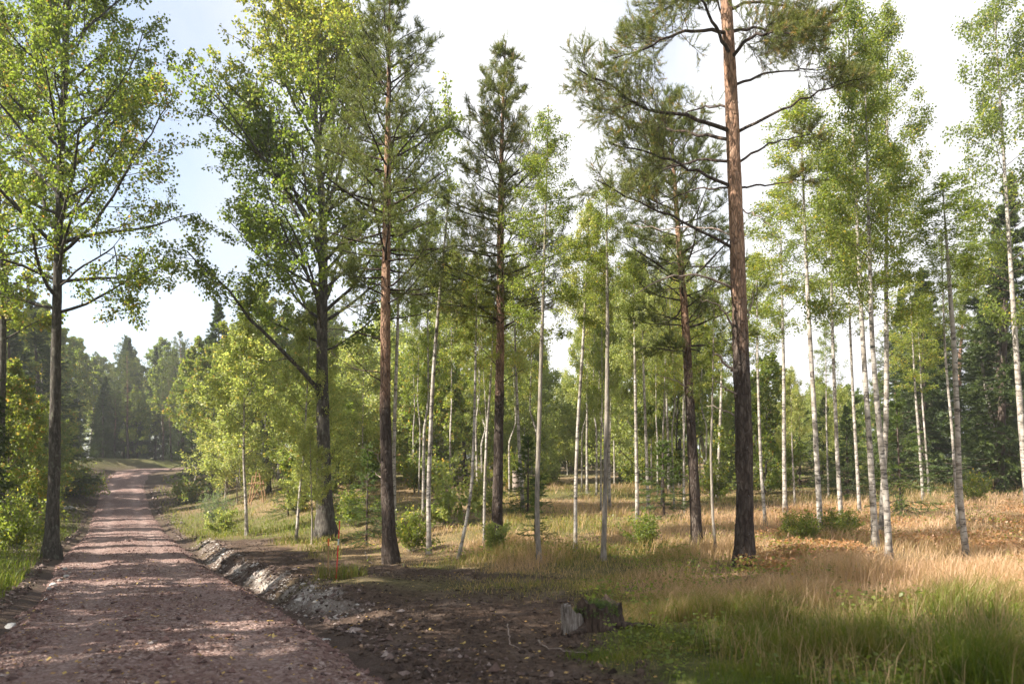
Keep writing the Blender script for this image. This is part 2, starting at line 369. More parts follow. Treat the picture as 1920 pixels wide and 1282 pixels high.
def children(rng, P, L, M_, f0, f1, ang, ratio, flat=0.0):
    """M_ side shoots on each branch: start, direction, length"""
    N = len(P); f = f0 + (f1 - f0) * (np.arange(M_) + rng.random((N, M_))) / M_
    p, T = along(P, f)
    r = rng.normal(0, 1, (N, M_, 3)); r[..., 2] *= (1 - flat); perp = unit(r - (r * T).sum(-1, keepdims=True) * T)
    a = ang * (1 + rng.normal(0, .18, (N, M_, 1)))
    d = np.cos(a) * T + np.sin(a) * perp
    l = np.asarray(L).reshape(-1, 1) * ratio * (1.15 - .75 * f) * rng.uniform(.7, 1.25, (N, M_))
    return p.reshape(-1, 3), d.reshape(-1, 3), l.ravel()
def leaves(rng, P, n, size, spread=.06, hang=.5, f0=.1, base=None, amp=.22, aspect=.42):
    N = len(P); f = f0 + (1.02 - f0) * rng.random((N, n)); p, T = along(P, f)
    p = p + rng.normal(0, spread, p.shape)
    a = unit(rng.normal(0, 1, p.shape) + T * .4 + np.array([0, 0, -hang])); b = unit(np.cross(a, rng.normal(0, 1, p.shape)))
    s = size * rng.uniform(.65, 1.25, (N, n, 1))
    V = np.stack([p, p + a * s * .45 + b * s * aspect, p + a * s, p + a * s * .45 - b * s * aspect], 2).reshape(-1, 3)
    F = np.arange(len(V)).reshape(-1, 4)
    bt = (np.full((N, 1), .45) if base is None else np.asarray(base).reshape(-1, 1))
    t = np.clip(bt + rng.normal(0, amp * .6, (N, 1)) + rng.normal(0, amp, (N, n)), 0, 1.0)
    t = np.where(rng.random((N, n)) < .012, 1.0, t)
    return V, F, np.repeat(t.ravel(), 4)
def needles(rng, p, d, n, length, width, slen, base=.45, amp=.2, spread=.9):
    """brush-like shoots: p,d start and direction of each shoot"""
    N = len(p); s = rng.random((N, n, 1)) * slen; d = unit(d)
    r = rng.normal(0, 1, (N, n, 3)); perp = unit(r - (r * d[:, None]).sum(-1, keepdims=True) * d[:, None])
    a = rng.uniform(.25, spread, (N, n, 1)); nd = np.cos(a) * d[:, None] + np.sin(a) * perp
    q = p[:, None] + d[:, None] * s; w = unit(np.cross(nd, rng.normal(0, 1, nd.shape))) * width
    ln = length * rng.uniform(.7, 1.2, (N, n, 1))
    V = np.stack([q - w * .5, q + w * .5, q + nd * ln], 2).reshape(-1, 3)
    F = np.arange(len(V)).reshape(-1, 3)
    t = np.clip(base + rng.normal(0, amp, (N, 1)) + rng.normal(0, amp * .4, (N, n)), 0, 1)
    return V, F, np.repeat(t.ravel(), 3)
def trunk_tube(rng, pts, rad, S=14, rough=.06, flare=.55, step=.14, tint=None):
    """smooth, bark-rough, slightly wandering tapered stem through pts"""
    pts = np.asarray(pts, float); seg = np.r_[0, np.cumsum(np.linalg.norm(np.diff(pts, axis=0), axis=1))]
    K = max(6, int(seg[-1] / step)); t = np.linspace(0, seg[-1], K)
    P = np.stack([np.interp(t, seg, pts[:, i]) for i in range(3)], 1); R = np.interp(t, seg, rad)
    k = max(1, K // 16)
    Q = np.concatenate([np.repeat(P[:1], k, 0), P, np.repeat(P[-1:], k, 0)])
    P2 = np.stack([np.convolve(Q[:, i], np.ones(2 * k + 1) / (2 * k + 1), 'valid') for i in range(3)], 1); P2[0] = P[0]; P2[-1] = P[-1]; P = P2
    R = R * (1 + flare * np.exp(-t / (3.2 * rad[0] + .03)))
    V, F = tubes(P[None], R[None], S)
    a = np.arange(S) * 2 * pi / S
    n = (vnoise(np.tile(a * 1.6, K), np.repeat(t * 3, S), int(rng.integers(1e6))) - .5) + .7 * (vnoise(np.tile(a * 4, K), np.repeat(t * 9, S), int(rng.integers(1e6))) - .5)
    C = np.repeat(P, S, 0); buttress = 1 + .25 * np.repeat(np.exp(-t / (rad[0] * 2.5 + .02)), S) * np.sin(np.tile(a, K) * 3 + rng.random() * 6)
    V = C + (V - C) * (1 + rough * 2 * n)[:, None] * buttress[:, None]
    tv = np.repeat(t / seg[-1], S) if tint is None else np.repeat(np.interp(t, seg, tint), S)
    return V, F, tv

def reach(p, d, prof, lo=.25, hi=9.0):
    """length so that the branch end stays inside a crown of radius prof(z)"""
    Ls = np.linspace(lo, hi, 60); q = p[:, None] + d[:, None] * Ls[None, :, None]
    ok = np.hypot(q[..., 0], q[..., 1]) <= prof(q[..., 2]); ok[:, 0] = True
    bad = ~ok; k = np.where(bad.any(1), bad.argmax(1) - 1, 59)
    return Ls[np.maximum(k, 0)]
def prof_fn(zs, rs): return lambda z: np.interp(z, zs, rs, left=rs[0] * .5, right=0.0)

def broad_crown(rng, axis_fn, z0, z1, prof, nprim, nsec, nter, nleaf, size, mat_leaf, elev=(.5, 1.15), r0=.05, hang=.5, droop=-.02, lift=.06, base=.45, amp=.15, topw=0.0, tw=1.0, ter_len=.4, spread=.06):
    """branches + leaves of a broadleaf crown round the axis; returns (branch parts, leaf parts)"""
    t = (np.arange(nprim) + rng.random(nprim)) / nprim; z = z0 + (z1 - z0) * t ** .9
    az = np.arange(nprim) * 2.399 + rng.normal(0, .35, nprim); el = elev[0] + (elev[1] - elev[0]) * t + rng.normal(0, .13, nprim)
    c = axis_fn(z); d = np.stack([np.cos(az) * np.cos(el), np.sin(az) * np.cos(el), np.sin(el)], 1)
    rel = c.copy(); rel[:, :2] = 0
    Lp = reach(rel, d, prof) * rng.uniform(.78, 1.12, nprim)
    P1 = grow(rng, c, d, Lp, 8, lift, .09); R1 = (r0 * tw * np.clip(Lp / 2.5, .35, 1.4) * (1.15 - .6 * t))[:, None] * np.linspace(1, .22, 8)
    p, dd, l = children(rng, P1, Lp, nsec, .22, 1.0, .75, .46)
    kk = rng.random(len(l)) < np.clip(np.repeat(Lp, nsec) / np.median(Lp) * .95, .18, 1); p, dd, l = p[kk], dd[kk], l[kk]
    P2 = grow(rng, p, dd, l, 6, lift * .6, .12)
    R2 = np.clip(l * .008, .003, .016)[:, None] * np.linspace(1, .3, 6) * tw
    p, dd, l3 = children(rng, P2, np.full(len(P2), ter_len / .55) * np.clip(l / .9, .5, 1.3), nter, .12, 1.0, .85, .55); P3 = grow(rng, p, dd, l3, 4, droop, .15)
    R3 = np.full((len(P3), 4), .0028 * tw) * np.linspace(1, .5, 4)
    bp = [tubes(P1, R1, 6), tubes(P2[:, [0, 2, 3, 5]], R2[:, [0, 2, 3, 5]], 4), tubes(P3[:, [0, 3]], R3[:, [0, 3]], 3)]
    zrel = (P3[:, -1, 2] - z0) / max(z1 - z0, .1)
    lf = [leaves(rng, P3, nleaf, size, spread, hang, .1, base + topw * ss(.45, .95, zrel), amp)]
    tip = P2[:, 2:]; lf.append(leaves(rng, tip, max(2, nleaf // 2), size, spread, hang, .2, base + topw * ss(.55, 1.1, (P2[:, -1, 2] - z0) / (z1 - z0)), amp))
    return bp, lf, P1
def straight(z): z = np.asarray(z, float); return np.stack([np.zeros_like(z), np.zeros_like(z), z], 1)

def pine_limb(rng, P, L, nsec=10, nter=5, f0=.35, base=.45, nn=20, nl=.06, nw=.006, dens=1.0, flat=.4):
    """foliage carried by given pine limbs P (N,K,3)"""
    p, dd, l = children(rng, P, L, nsec, f0, 1.0, .9, .36, flat)
    kk = rng.random(len(l)) < np.clip(np.repeat(np.asarray(L), nsec) / np.median(L), .3, 1); p, dd, l = p[kk], dd[kk], l[kk]
    l = np.clip(l, .12, .65); P2 = grow(rng, p, dd, l, 5, .07, .14)
    R2 = np.clip(l * .009, .003, .012)[:, None] * np.linspace(1, .4, 5)
    p, dd, l3 = children(rng, P2, l, nter, .15, 1.0, .8, .5, flat); l3 = np.clip(l3, .06, .26); P3 = grow(rng, p, dd, l3, 3, .12, .15)
    R3 = np.full((len(P3), 3), .0026)
    tips = [P2[:, -1], P3[:, -1], P3[:, 1], P2[:, 2]]; dirs = [P2[:, -1] - P2[:, -2], P3[:, -1] - P3[:, -2], P3[:, 1] - P3[:, 0], P2[:, 2] - P2[:, 1]]
    p = np.concatenate(tips); d = unit(np.concatenate(dirs)) + np.array([0, 0, .25])
    if dens < 1: k = rng.random(len(p)) < dens; p = p[k]; d = d[k]
    nd = needles(rng, p - unit(d) * .05, d, nn, nl, nw, .12, base, .2, 1.25)
    return [tubes(P2[:, [0, 2, 4]], R2[:, [0, 2, 4]], 4), tubes(P3[:, [0, 2]], R3[:, [0, 2]], 3)], [nd]
def pine_crown(rng, axis_fn, z0, z1, prof, nwh, per, nsec, nter, nn, nl=.065, nw=.007, base=.45, dens=1.0, dead0=None, elev=(0.0, .85), r0=.028):
    zz = np.repeat(np.linspace(z0, z1, nwh), per) + rng.normal(0, .1, nwh * per); t = np.clip((zz - z0) / (z1 - z0), 0, 1)
    az = rng.random(nwh).repeat(per) * 6.28 + np.tile(np.arange(per) * 2 * pi / per, nwh) + rng.normal(0, .3, nwh * per)
    el = elev[0] + (elev[1] - elev[0]) * t ** 1.3 + rng.normal(0, .12, len(zz))
    c = axis_fn(zz); d = np.stack([np.cos(az) * np.cos(el), np.sin(az) * np.cos(el), np.sin(el)], 1)
    rel = c.copy(); rel[:, :2] = 0
    Lp = np.maximum(reach(rel, d, prof) * rng.uniform(.7, 1.15, len(zz)), .2)
    P1 = grow(rng, c, d, Lp, 7, .05, .09); R1 = (r0 * np.clip(Lp / 1.8, .3, 1.3))[:, None] * np.linspace(1, .25, 7)
    b, lf = pine_limb(rng, P1, Lp, nsec, nter, .3, base, nn, nl, nw, dens)
    nd = needles(rng, P1[:, -1], P1[:, -1] - P1[:, -2], nn, nl, nw, .15, base)
    return [tubes(P1, R1, 6)] + b, lf + [nd], P1
def spruce_crown(rng, H, R, mat=None, nwh=26, per=6, nsec=9, nn=26, droop=-.06, z0=.05, nl=.09, nw=.022, base=.4):
    zz = np.repeat(np.linspace(z0 * H, H * .97, nwh), per) + rng.normal(0, .08, nwh * per); t = np.clip(zz / H, 0, 1)
    az = rng.random(len(zz)) * 6.28; el = -.28 + .95 * t ** 2 + rng.normal(0, .1, len(zz))
    Lp = np.maximum(R * (1 - t) ** .85 * rng.uniform(.7, 1.15, len(zz)), .12)
    d = np.stack([np.cos(az) * np.cos(el), np.sin(az) * np.cos(el), np.sin(el)], 1); P1 = grow(rng, straight(zz), d, Lp, 6, .03, .05)
    R1 = np.clip(Lp * .011, .004, .03)[:, None] * np.linspace(1, .25, 6)
    p, dd, l = children(rng, P1, Lp, nsec, .12, 1, .75, .42, .75); l = np.clip(l, .08, .8); P2 = grow(rng, p, dd, l, 4, droop, .08)
    q = np.concatenate([P2[:, :-1].reshape(-1, 3), P1[:, 2:-1].reshape(-1, 3)]); dq = np.concatenate([np.diff(P2, axis=1).reshape(-1, 3), np.diff(P1, axis=1)[:, 2:].reshape(-1, 3)])
    sl = np.concatenate([np.repeat(l / 3, 3), np.repeat(Lp / 5, 3)])[:, None, None]
    nd = needles(rng, q, dq, nn, nl, nw, sl * 1.1, base, .18, 1.0)
    return [tubes(P1, R1, 4), tubes(P2[:, [0, 3]], np.full((len(P2), 2), .004), 3)], [nd]

def aim(a, b):
    """rotation that carries +Z onto b-a"""
    v = mathutils.Vector(b) - mathutils.Vector(a); return v.length, v.to_track_quat('Z', 'Y').to_euler()

# ------------------------------------------------------------------ hero trees (own meshes)
def px_axis(pts, D, base):
    """pixel polyline of a stem at depth D -> local points (relative to base)"""
    return np.array([W(px, py, D) for px, py in pts]) - base
def stem_axis(loc):
    zs = loc[:, 2]
    return lambda z: np.stack([np.interp(z, zs, loc[:, 0]), np.interp(z, zs, loc[:, 1]), np.asarray(z, float)], 1)

def hero_broad(name, pts, base_px, wpx, z_px, prof_px, label, seed, nprim, nsec, nter, nleaf, size, leafm, barkm, extra=None, topw=0.0, base=.42, cat='tree', elev=(.35, 1.2), group=None, tw=1.2, D=None):
    rng = np.random.default_rng(seed)
    g = gp(*base_px); D = g[1]; s = D / FPX
    loc = px_axis(pts, D, g); loc = np.vstack([[0, 0, -.08], loc])
    top = loc[-1, 2]; r = wpx * s / 2
    root = thing(name, g, label, cat, group)
    rad = np.interp(loc[:, 2], [0, top], [r, .03])
    V, F, t = trunk_tube(rng, loc, rad, 16, .05)
    obj('trunk', mesh('trunk', [(V, F, t)], barkm, True), root)
    zs = [CAMH + (HY - py) * s - g[2] for py, _ in prof_px][::-1]; rs = [w * s for _, w in prof_px][::-1]
    z0 = CAMH + (HY - z_px) * s - g[2]
    bp, lf, P1 = broad_crown(rng, stem_axis(loc), z0, top * .985, prof_fn(zs, rs), nprim, nsec, nter, nleaf, size, None, elev=elev, topw=topw, base=base, tw=tw, r0=.03)
    b1 = bp[0]; n1 = len(P1); per = len(b1[1]) // n1; pv = len(b1[0]) // n1
    for i in range(n1):        # every main limb is a part of its own
        obj('branch', mesh('branch', [(b1[0][i * pv:(i + 1) * pv], b1[1][i * per:(i + 1) * per] - i * pv, .5)], barkm, True), root)
    if extra:
        for e in extra:
            q = np.array([W(px, py, D + dd) for px, py, dd in e['pts']]) - g
            seg = np.r_[0, np.cumsum(np.linalg.norm(np.diff(q, axis=0), axis=1))]; tt = np.linspace(0, seg[-1], 12)
            Pq = np.stack([np.interp(tt, seg, q[:, i]) for i in range(3)], 1)[None]; Pq[0, 1:-1] += rng.normal(0, .02, (10, 3))
            Rq = (e['r'] * np.linspace(1, .25, 12))[None]
            obj('branch', mesh('branch', [(*tubes(Pq, Rq, 8), .5)], e.get('mat', barkm), True), root)
            if e.get('leaf', True):
                Lq = np.array([seg[-1]]); n = e.get('n', 14)
                p, dd2, l = children(rng, Pq, Lq, n, e.get('f0', .35), 1.0, .8, .36); l = np.clip(l, .4, 1.6); P2 = grow(rng, p, dd2, l, 6, .03, .12)
                bp.append(tubes(P2, np.clip(l * .009, .004, .014)[:, None] * np.linspace(1, .3, 6), 4))
                p, dd2, l3 = children(rng, P2, l, nter + 2, .15, 1, .85, .5); l3 = np.clip(l3, .15, .6); P3 = grow(rng, p, dd2, l3, 4, -.02, .15)
                bp.append(tubes(P3[:, [0, 3]], np.full((len(P3), 2), .003), 3))
                lf.append(leaves(rng, P3, nleaf, size, .07, .5, .1, None, .22)); lf.append(leaves(rng, P2, nleaf, size, .08, .5, .3, None, .22))
    obj('twigs', mesh('twigs', [(*b, .5) for b in bp[1:]], M['twig']), root)
    obj('crown', mesh('crown', lf, leafm), root)
    return root

A_BARK = M['aspen_bark']
hero_broad('aspen_tree', [(97, 1000), (103, 850), (104, 700), (107, 560), (110, 430), (114, 300), (120, 160), (128, 20), (132, -120), (135, -230)], (97, 1046), 23, 600,
           [(-240, 30), (-150, 130), (0, 180), (120, 215), (250, 235), (400, 240), (520, 225), (620, 170), (690, 70)],
           'tall dark-trunked aspen standing on the grassy verge left of the road', 11, 58, 10, 7, 17, .078, M['aspen_leaf'], A_BARK, base=.33,
           extra=[dict(pts=[(108, 480, 0), (170, 430, -.4), (235, 330, -.8), (320, 190, -1.0)], r=.045, n=14), dict(pts=[(106, 540, 0), (160, 500, -.3), (215, 460, -.6), (235, 590, -.8)], r=.03, n=8)])
hero_broad('aspen_tree', [(608, 960), (606, 800), (603, 640), (606, 520), (607, 430), (600, 330), (590, 200), (578, 90), (572, 0)], (613, 1006), 30, 660,
           [(-20, 60), (60, 150), (160, 215), (270, 260), (380, 280), (480, 260), (580, 190), (660, 120), (720, 50)],
           'broad aspen with reddening top and one long bare limb reaching over the road', 23, 60, 10, 7, 17, .086, M['aspen_leaf'], A_BARK, topw=.42, base=.4,
           extra=[dict(pts=[(604, 738, 0), (560, 690, -.4), (480, 608, -.8), (430, 545, -1.2), (350, 470, -1.6)], r=.075, n=14, f0=.45), dict(pts=[(606, 640, 0), (570, 560, .3), (520, 480, .6), (470, 400, 1)], r=.06, n=14),
                  dict(pts=[(612, 560, 0), (640, 470, .4), (665, 400, .8)], r=.06, n=10), dict(pts=[(540, 672, -.6), (505, 680, -.9), (470, 670, -1.2)], r=.015, leaf=False),
                  dict(pts=[(607, 470, 0), (570, 390, -.5), (520, 300, -1), (470, 200, -1.4)], r=.055, n=14), dict(pts=[(607, 420, 0), (640, 300, .3), (670, 180, .6), (680, 80, .6)], r=.055, n=14)])
hero_broad('aspen_tree', [(0, 900), (2, 760), (6, 650), (4, 500), (-5, 350), (-20, 150), (-30, 0)], (2, 1015), 17, 640,
           [(0, 30), (120, 110), (250, 130), (400, 125), (560, 110), (660, 90), (720, 40)],
           'slim brownish aspen at the very edge of the picture beside the verge aspen', 37, 40, 9, 6, 14, .1, M['aspen_leaf'], A_BARK, base=.62, topw=.15)

def hero_pine(pts, base_px, wpx, crown_px, prof_px, label, seed, nwh, per, nsec, nter, nn, dead=(), base=.58, dens=1.0, group=None):
    rng = np.random.default_rng(seed); g = gp(*base_px); D = g[1]; s = D / FPX
    loc = np.vstack([[0, 0, -.08], px_axis(pts, D, g)]); top = loc[-1, 2]; r = wpx * s / 2
    root = thing('pine_tree', g, label, 'tree', group)
    rad = np.interp(loc[:, 2], [0, top * .6, top], [r, r * .62, .012])
    V, F, t = trunk_tube(rng, loc, rad, 18, .06, .4, tint=np.clip(loc[:, 2] / 6.5, 0, 1))
    obj('trunk', mesh('trunk', [(V, F, t)], M['pine_bark'], True), root)
    zs = [CAMH + (HY - py) * s - g[2] for py, _ in prof_px][::-1]; rs = [w * s for _, w in prof_px][::-1]
    z0 = CAMH + (HY - crown_px) * s - g[2]
    bp, lf, P1 = pine_crown(rng, stem_axis(loc), z0, top * .97, prof_fn(zs, rs), nwh, per, nsec, nter, nn, base=base, dens=dens)
    n1 = len(P1); per_f = len(bp[0][1]) // n1; pv = len(bp[0][0]) // n1
    for i in range(n1):
        obj('branch', mesh('branch', [(bp[0][0][i * pv:(i + 1) * pv], bp[0][1][i * per_f:(i + 1) * per_f] - i * pv, .35)], M['pine_bark'], True), root)
    for e in dead:
        q = np.array([W(px, py, D + dd) for px, py, dd in e[0]]) - g; q = q[None]
        K = 9; seg = np.r_[0, np.cumsum(np.linalg.norm(np.diff(q[0], axis=0), axis=1))]; tt = np.linspace(0, seg[-1], K)
        Pq = np.stack([np.interp(tt, seg, q[0][:, i]) for i in range(3)], 1)[None]; Pq[0, 1:-1] += rng.normal(0, .012, (K - 2, 3))
        obj('branch', mesh('branch', [(*tubes(Pq, (e[1] * np.linspace(1, .3, K))[None], 6), .5)], M['dead_wood'] if e[2] else M['twig'], True), root)
        p, dd2, l = children(rng, Pq, seg[-1:], 5, .3, 1, .7, .3); P2 = grow(rng, p, dd2, np.clip(l, .1, .5), 4, 0, .2); bp.append(tubes(P2, np.full((len(P2), 4), .004), 3))
    obj('twigs', mesh('twigs', [(*b, .5) for b in bp[1:]], M['twig']), root)
    obj('crown', mesh('crown', lf, M['pine_needle']), root)
    return root
hero_pine([(728, 980), (722, 800), (723, 560), (726, 350), (728, 200), (730, 60), (731, -25)], (733, 1057), 25, 560,
          [(-30, 10), (50, 75), (150, 105), (250, 130), (350, 150), (450, 155), (540, 140), (620, 90)],
          'reddish-stemmed pine next to the broad aspen, the tallest pine left of the clearing', 41, 19, 5, 11, 5, 14,
          dead=[([(722, 640, 0), (670, 622, -.3), (610, 615, -.5)], .018, 0), ([(722, 700, 0), (660, 690, .2), (620, 660, .4)], .016, 0), ([(720, 720, 0), (690, 700, -.2), (650, 650, -.5)], .014, 0),
                ([(716, 870, 0), (700, 845, -.2), (680, 838, -.3)], .014, 1), ([(716, 895, 0), (702, 885, .2)], .012, 1), ([(724, 600, 0), (790, 590, .3), (840, 560, .5)], .015, 0)])
hero_pine([(932, 980), (934, 880), (938, 650), (938, 450), (940, 300), (943, 190), (948, 80)], (929, 1031), 21, 600,
          [(70, 6), (130, 42), (190, 72), (300, 98), (400, 130), (500, 150), (580, 140), (660, 70)],
          'straight pine with a pointed top in the middle of the row of trees', 43, 18, 6, 11, 5, 14,
          dead=[([(938, 620, 0), (1000, 590, .3), (1040, 560, .5)], .014, 0), ([(938, 690, 0), (890, 640, .2)], .012, 0), ([(938, 720, 0), (985, 690, -.3)], .012, 0)])
hero_pine([(1304, 950), (1296, 800), (1285, 600), (1272, 440), (1262, 300), (1255, 180)], (1308, 1032), 21, 640,
          [(150, 8), (220, 50), (300, 100), (400, 135), (500, 150), (600, 150), (680, 100), (720, 40)],
          'dark leaning pine close behind the big pine, paler at its foot', 47, 14, 5, 11, 5, 14, base=.45,
          dead=[([(1285, 560, 0), (1240, 530, .2), (1200, 500, .4)], .016, 0), ([(1292, 725, 0), (1230, 700, -.3)], .014, 1), ([(1288, 640, 0), (1330, 620, .3)], .012, 0)])

def big_pine():
    rng = np.random.default_rng(59); g = gp(1397, 1079); D = g[1]; s = D / FPX
    pts = [(1397, 1000), (1396, 880), (1391, 700), (1386, 560), (1381, 440), (1377, 330), (1371, 170), (1362, 0), (1352, -150), (1346, -330), (1344, -470)]
    loc = np.vstack([[0, 0, -.08], px_axis(pts, D, g)]); top = loc[-1, 2]
    root = thing('pine_tree', g, 'big foreground pine with dark scaly foot and orange upper trunk', 'tree')
    rad = np.interp(loc[:, 2], [0, 3, 5.2, 8.6, top], [.132, .122, .106, .086, .02])
    V, F, t = trunk_tube(rng, loc, rad, 28, .06, .28, .07, tint=np.clip((loc[:, 2] - .6) / 6.2, 0, 1))
    obj('trunk', mesh('trunk', [(V, F, t)], M['pine_bark'], True), root)
    B = [  # traced limbs: points (px, py, depth offset), radius, leaf fraction start (None = dead), twig count
        ([(1370, 246, 0), (1290, 217, -.3), (1205, 203, -.6), (1150, 165, -.9), (1085, 130, -1.1)], .034, .38, 20),
        ([(1366, 262, 0), (1300, 250, .5), (1200, 235, 1.0), (1110, 195, 1.4)], .028, .4, 18),
        ([(1366, 62, 0), (1290, 55, -.4), (1215, 85, -.8), (1150, 110, -1.0)], .030, .35, 18),
        ([(1362, 0, 0), (1310, -20, .3), (1240, 20, .8), (1180, 60, 1.2)], .028, .3, 18),
        ([(1369, 200, 0), (1310, 200, .6), (1265, 225, .9), (1235, 250, 1.0)], .02, .35, 10),
        ([(1372, 350, 0), (1300, 318, -.3), (1230, 290, -.5), (1150, 270, -.8)], .028, .42, 14),
        ([(1372, 303, 0), (1310, 300, .3), (1240, 320, .7), (1170, 345, 1.0)], .024, .45, 14),
        ([(1374, 465, 0), (1300, 424, -.3), (1210, 385, -.5), (1115, 337, -.9)], .026, .5, 9),
        ([(1372, 442, 0), (1330, 425, .3), (1240, 428, .5), (1175, 421, .7)], .016, None, 5),
        ([(1372, 352, 0), (1320, 352, .5), (1262, 370, .9), (1220, 390, 1.1)], .018, .55, 7),
        ([(1370, 538, 0), (1320, 516, -.3), (1250, 518, -.6), (1193, 551, -.8)], .022, None, 4),
        ([(1374, 612, 0), (1350, 572, -.3), (1312, 560, -.5)], .018, None, 4),
        ([(1386, 702, 0), (1360, 682, -.3), (1336, 656, -.5)], .028, None, 0),
        ([(1388, 748, 0), (1345, 718, -.3), (1335, 708, -.4)], .017, None, 1),
        ([(1387, 784, 0), (1345, 765, .2), (1325, 760, .4)], .015, None, 1),
        ([(1386, 246, 0), (1450, 212, -.4), (1540, 170, -.8), (1615, 148, -1.1)], .026, .72, 7),
        ([(1382, 158, 0), (1430, 138, .4), (1490, 132, .8), (1560, 128, 1.2)], .022, .6, 8),
        ([(1386, 304, 0), (1440, 270, .3), (1490, 258, .6), (1530, 250, .9)], .02, .75, 5),
        ([(1388, 352, 0), (1450, 345, -.2), (1510, 336, -.5)], .018, .75, 4),
        ([(1372, 110, 0), (1400, 70, -.5), (1450, 60, -.9), (1510, 55, -1.3)], .03, .25, 20),
        ([(1370, 60, 0), (1420, 50, .4), (1480, 70, .7), (1530, 85, 1.0)], .026, .25, 18),
        ([(1364, 20, 0), (1420, 0, -.2), (1490, 20, -.3), (1555, 50, -.5)], .026, .3, 18),
        ([(1390, 392, 0), (1420, 405, -.2), (1450, 425, -.4)], .012, None, 3),
        ([(1396, 610, 0), (1410, 570, .2), (1412, 545, .3)], .02, None, 3),
        ([(1372, 108, 0), (1345, 60, -.3), (1318, 5, -.5), (1290, -60, -.7)], .032, .5, 14),
        ([(1368, 70, 0), (1350, 20, .3), (1338, -40, .5)], .024, .5, 10)]
    for k in range(16):
        z = -30 - k * 27; sd = 1 if k % 2 else -1; r = 190 - k * 8
        xo = np.interp(z, [-470, -330, -150, 0], [1344, 1346, 1352, 1362])
        B.append(([(xo, z, 0), (xo + sd * r * .4, z - 25, .9 * sin(k * 2.1)), (xo + sd * r * .75, z - 40, 1.5 * sin(k * 2.1)), (xo + sd * r, z - 70, 2 * sin(k * 2.1))], .028, .3, 7))
    tw = []; nd = []
    for pts_, r, f0, n in B:
        q = np.array([W(a, b, D + c) for a, b, c in pts_]) - g
        seg = np.r_[0, np.cumsum(np.linalg.norm(np.diff(q, axis=0), axis=1))]; K = 14; tt = np.linspace(0, seg[-1], K)
        P = np.stack([np.interp(tt, seg, q[:, i]) for i in range(3)], 1)
        P[1:-1] = .25 * P[:-2] + .5 * P[1:-1] + .25 * P[2:]; P[2:-1] += rng.normal(0, .014, (K - 3, 3)); P = P[None]
        dead = f0 is None
        obj('branch', mesh('branch', [(*tubes(P, (r * np.linspace(1, .3, K))[None], 8), .42)], M['dead_wood'] if dead else M['pine_bark'], True), root)
        if dead:
            if n:
                p, d, l = children(rng, P, seg[-1:], n, .3, 1, .7, .28); P2 = grow(rng, p, d, np.clip(l, .1, .5), 4, 0, .25); tw.append(tubes(P2, np.full((len(P2), 4), .0045), 3))
        else:
            b, lf = pine_limb(rng, P, np.maximum(seg[-1:], 1.6) * 1.0, int(n * 1.9), 8, f0, .5 if pts_[-1][0] < 1300 else .55, 20, .064, .0062, flat=.2); tw += b; nd += lf
    obj('twigs', mesh('twigs', [(*b, .5) for b in tw], M['twig']), root)
    obj('crown', mesh('crown', nd, M['pine_needle']), root)
big_pine()

# ------------------------------------------------------------------ shared crowns for the many slimmer trees
def birch_arch(seed, H, R, nprim, nsec, nter, nleaf, size, base=.45, shape=0, elev=(.45, 1.1), droop=-.14):
    rng = np.random.default_rng(seed)
    zs = np.array([0, .15, .4, .65, .85, 1.0]) * H
    rs = np.array([.45, .8, 1.0, .85, .55, .12]) * R if shape == 0 else np.array([.9, 1.0, .95, .75, .45, .1]) * R
    bp, lf, _ = broad_crown(rng, straight, .02 * H, H * .97, prof_fn(zs, rs), nprim, nsec, nter, nleaf, size, None, elev=elev, r0=.022, hang=.8, droop=droop, lift=.03, base=base, amp=.2, tw=.8, ter_len=.45, spread=.07)
    return mesh('twigs', [(*b, .5) for b in bp], M['twig']), lf
def crown_pair(seed, H, R, leafm, **k):
    tw, lf = birch_arch(seed, H, R, **k); return dict(H=H, twigs=tw, crown=mesh('crown', lf, leafm))
BIRCH = [crown_pair(101 + i, 8.0, [1.25, 1.5, 1.1, 1.6, 1.35][i], M['birch_leaf'], nprim=38, nsec=6, nter=5, nleaf=9, size=.07, shape=i % 2) for i in range(5)]
YELLOW_LIT = [crown_pair(131 + i, 5.0, 1.7, M['yellow_lit_leaf'], nprim=34, nsec=8, nter=6, nleaf=11, size=.075, shape=1, base=.5, droop=-.12, elev=(.3, 1.1)) for i in range(2)]  # yellow crowns, also given to clearing birches so their colour carries the sunlight
CURTAIN = [crown_pair(141 + i, 8.5, 1.35, M['birch_leaf'], nprim=44, nsec=8, nter=7, nleaf=10, size=.055, shape=1, base=.38, droop=-.3, elev=(.4, 1.0)) for i in range(2)]
FAR = [crown_pair(151 + i, 9.0, [2.6, 2.1, 3.0][i], M['aspen_leaf'] if i != 1 else M['birch_leaf'], nprim=38, nsec=8, nter=6, nleaf=11, size=.16, base=.45, shape=i % 2, droop=-.03) for i in range(3)]

def place_crown(root, A, a, b, rng, widen=1.0, mat=None):
    """hang a shared crown on the stem from a (crown base) to b (tip), local to root"""
    ln, rot = aim(a, b); s = ln / A['H']; spin = rng.random() * 6.28
    q = rot.to_quaternion() @ mathutils.Euler((0, 0, spin)).to_quaternion(); e = q.to_euler()
    sc = (s * widen, s * widen, s)
    obj('twigs', A['twigs'], root, a, e, sc); obj('crown', A['crown'], root, a, e, sc)

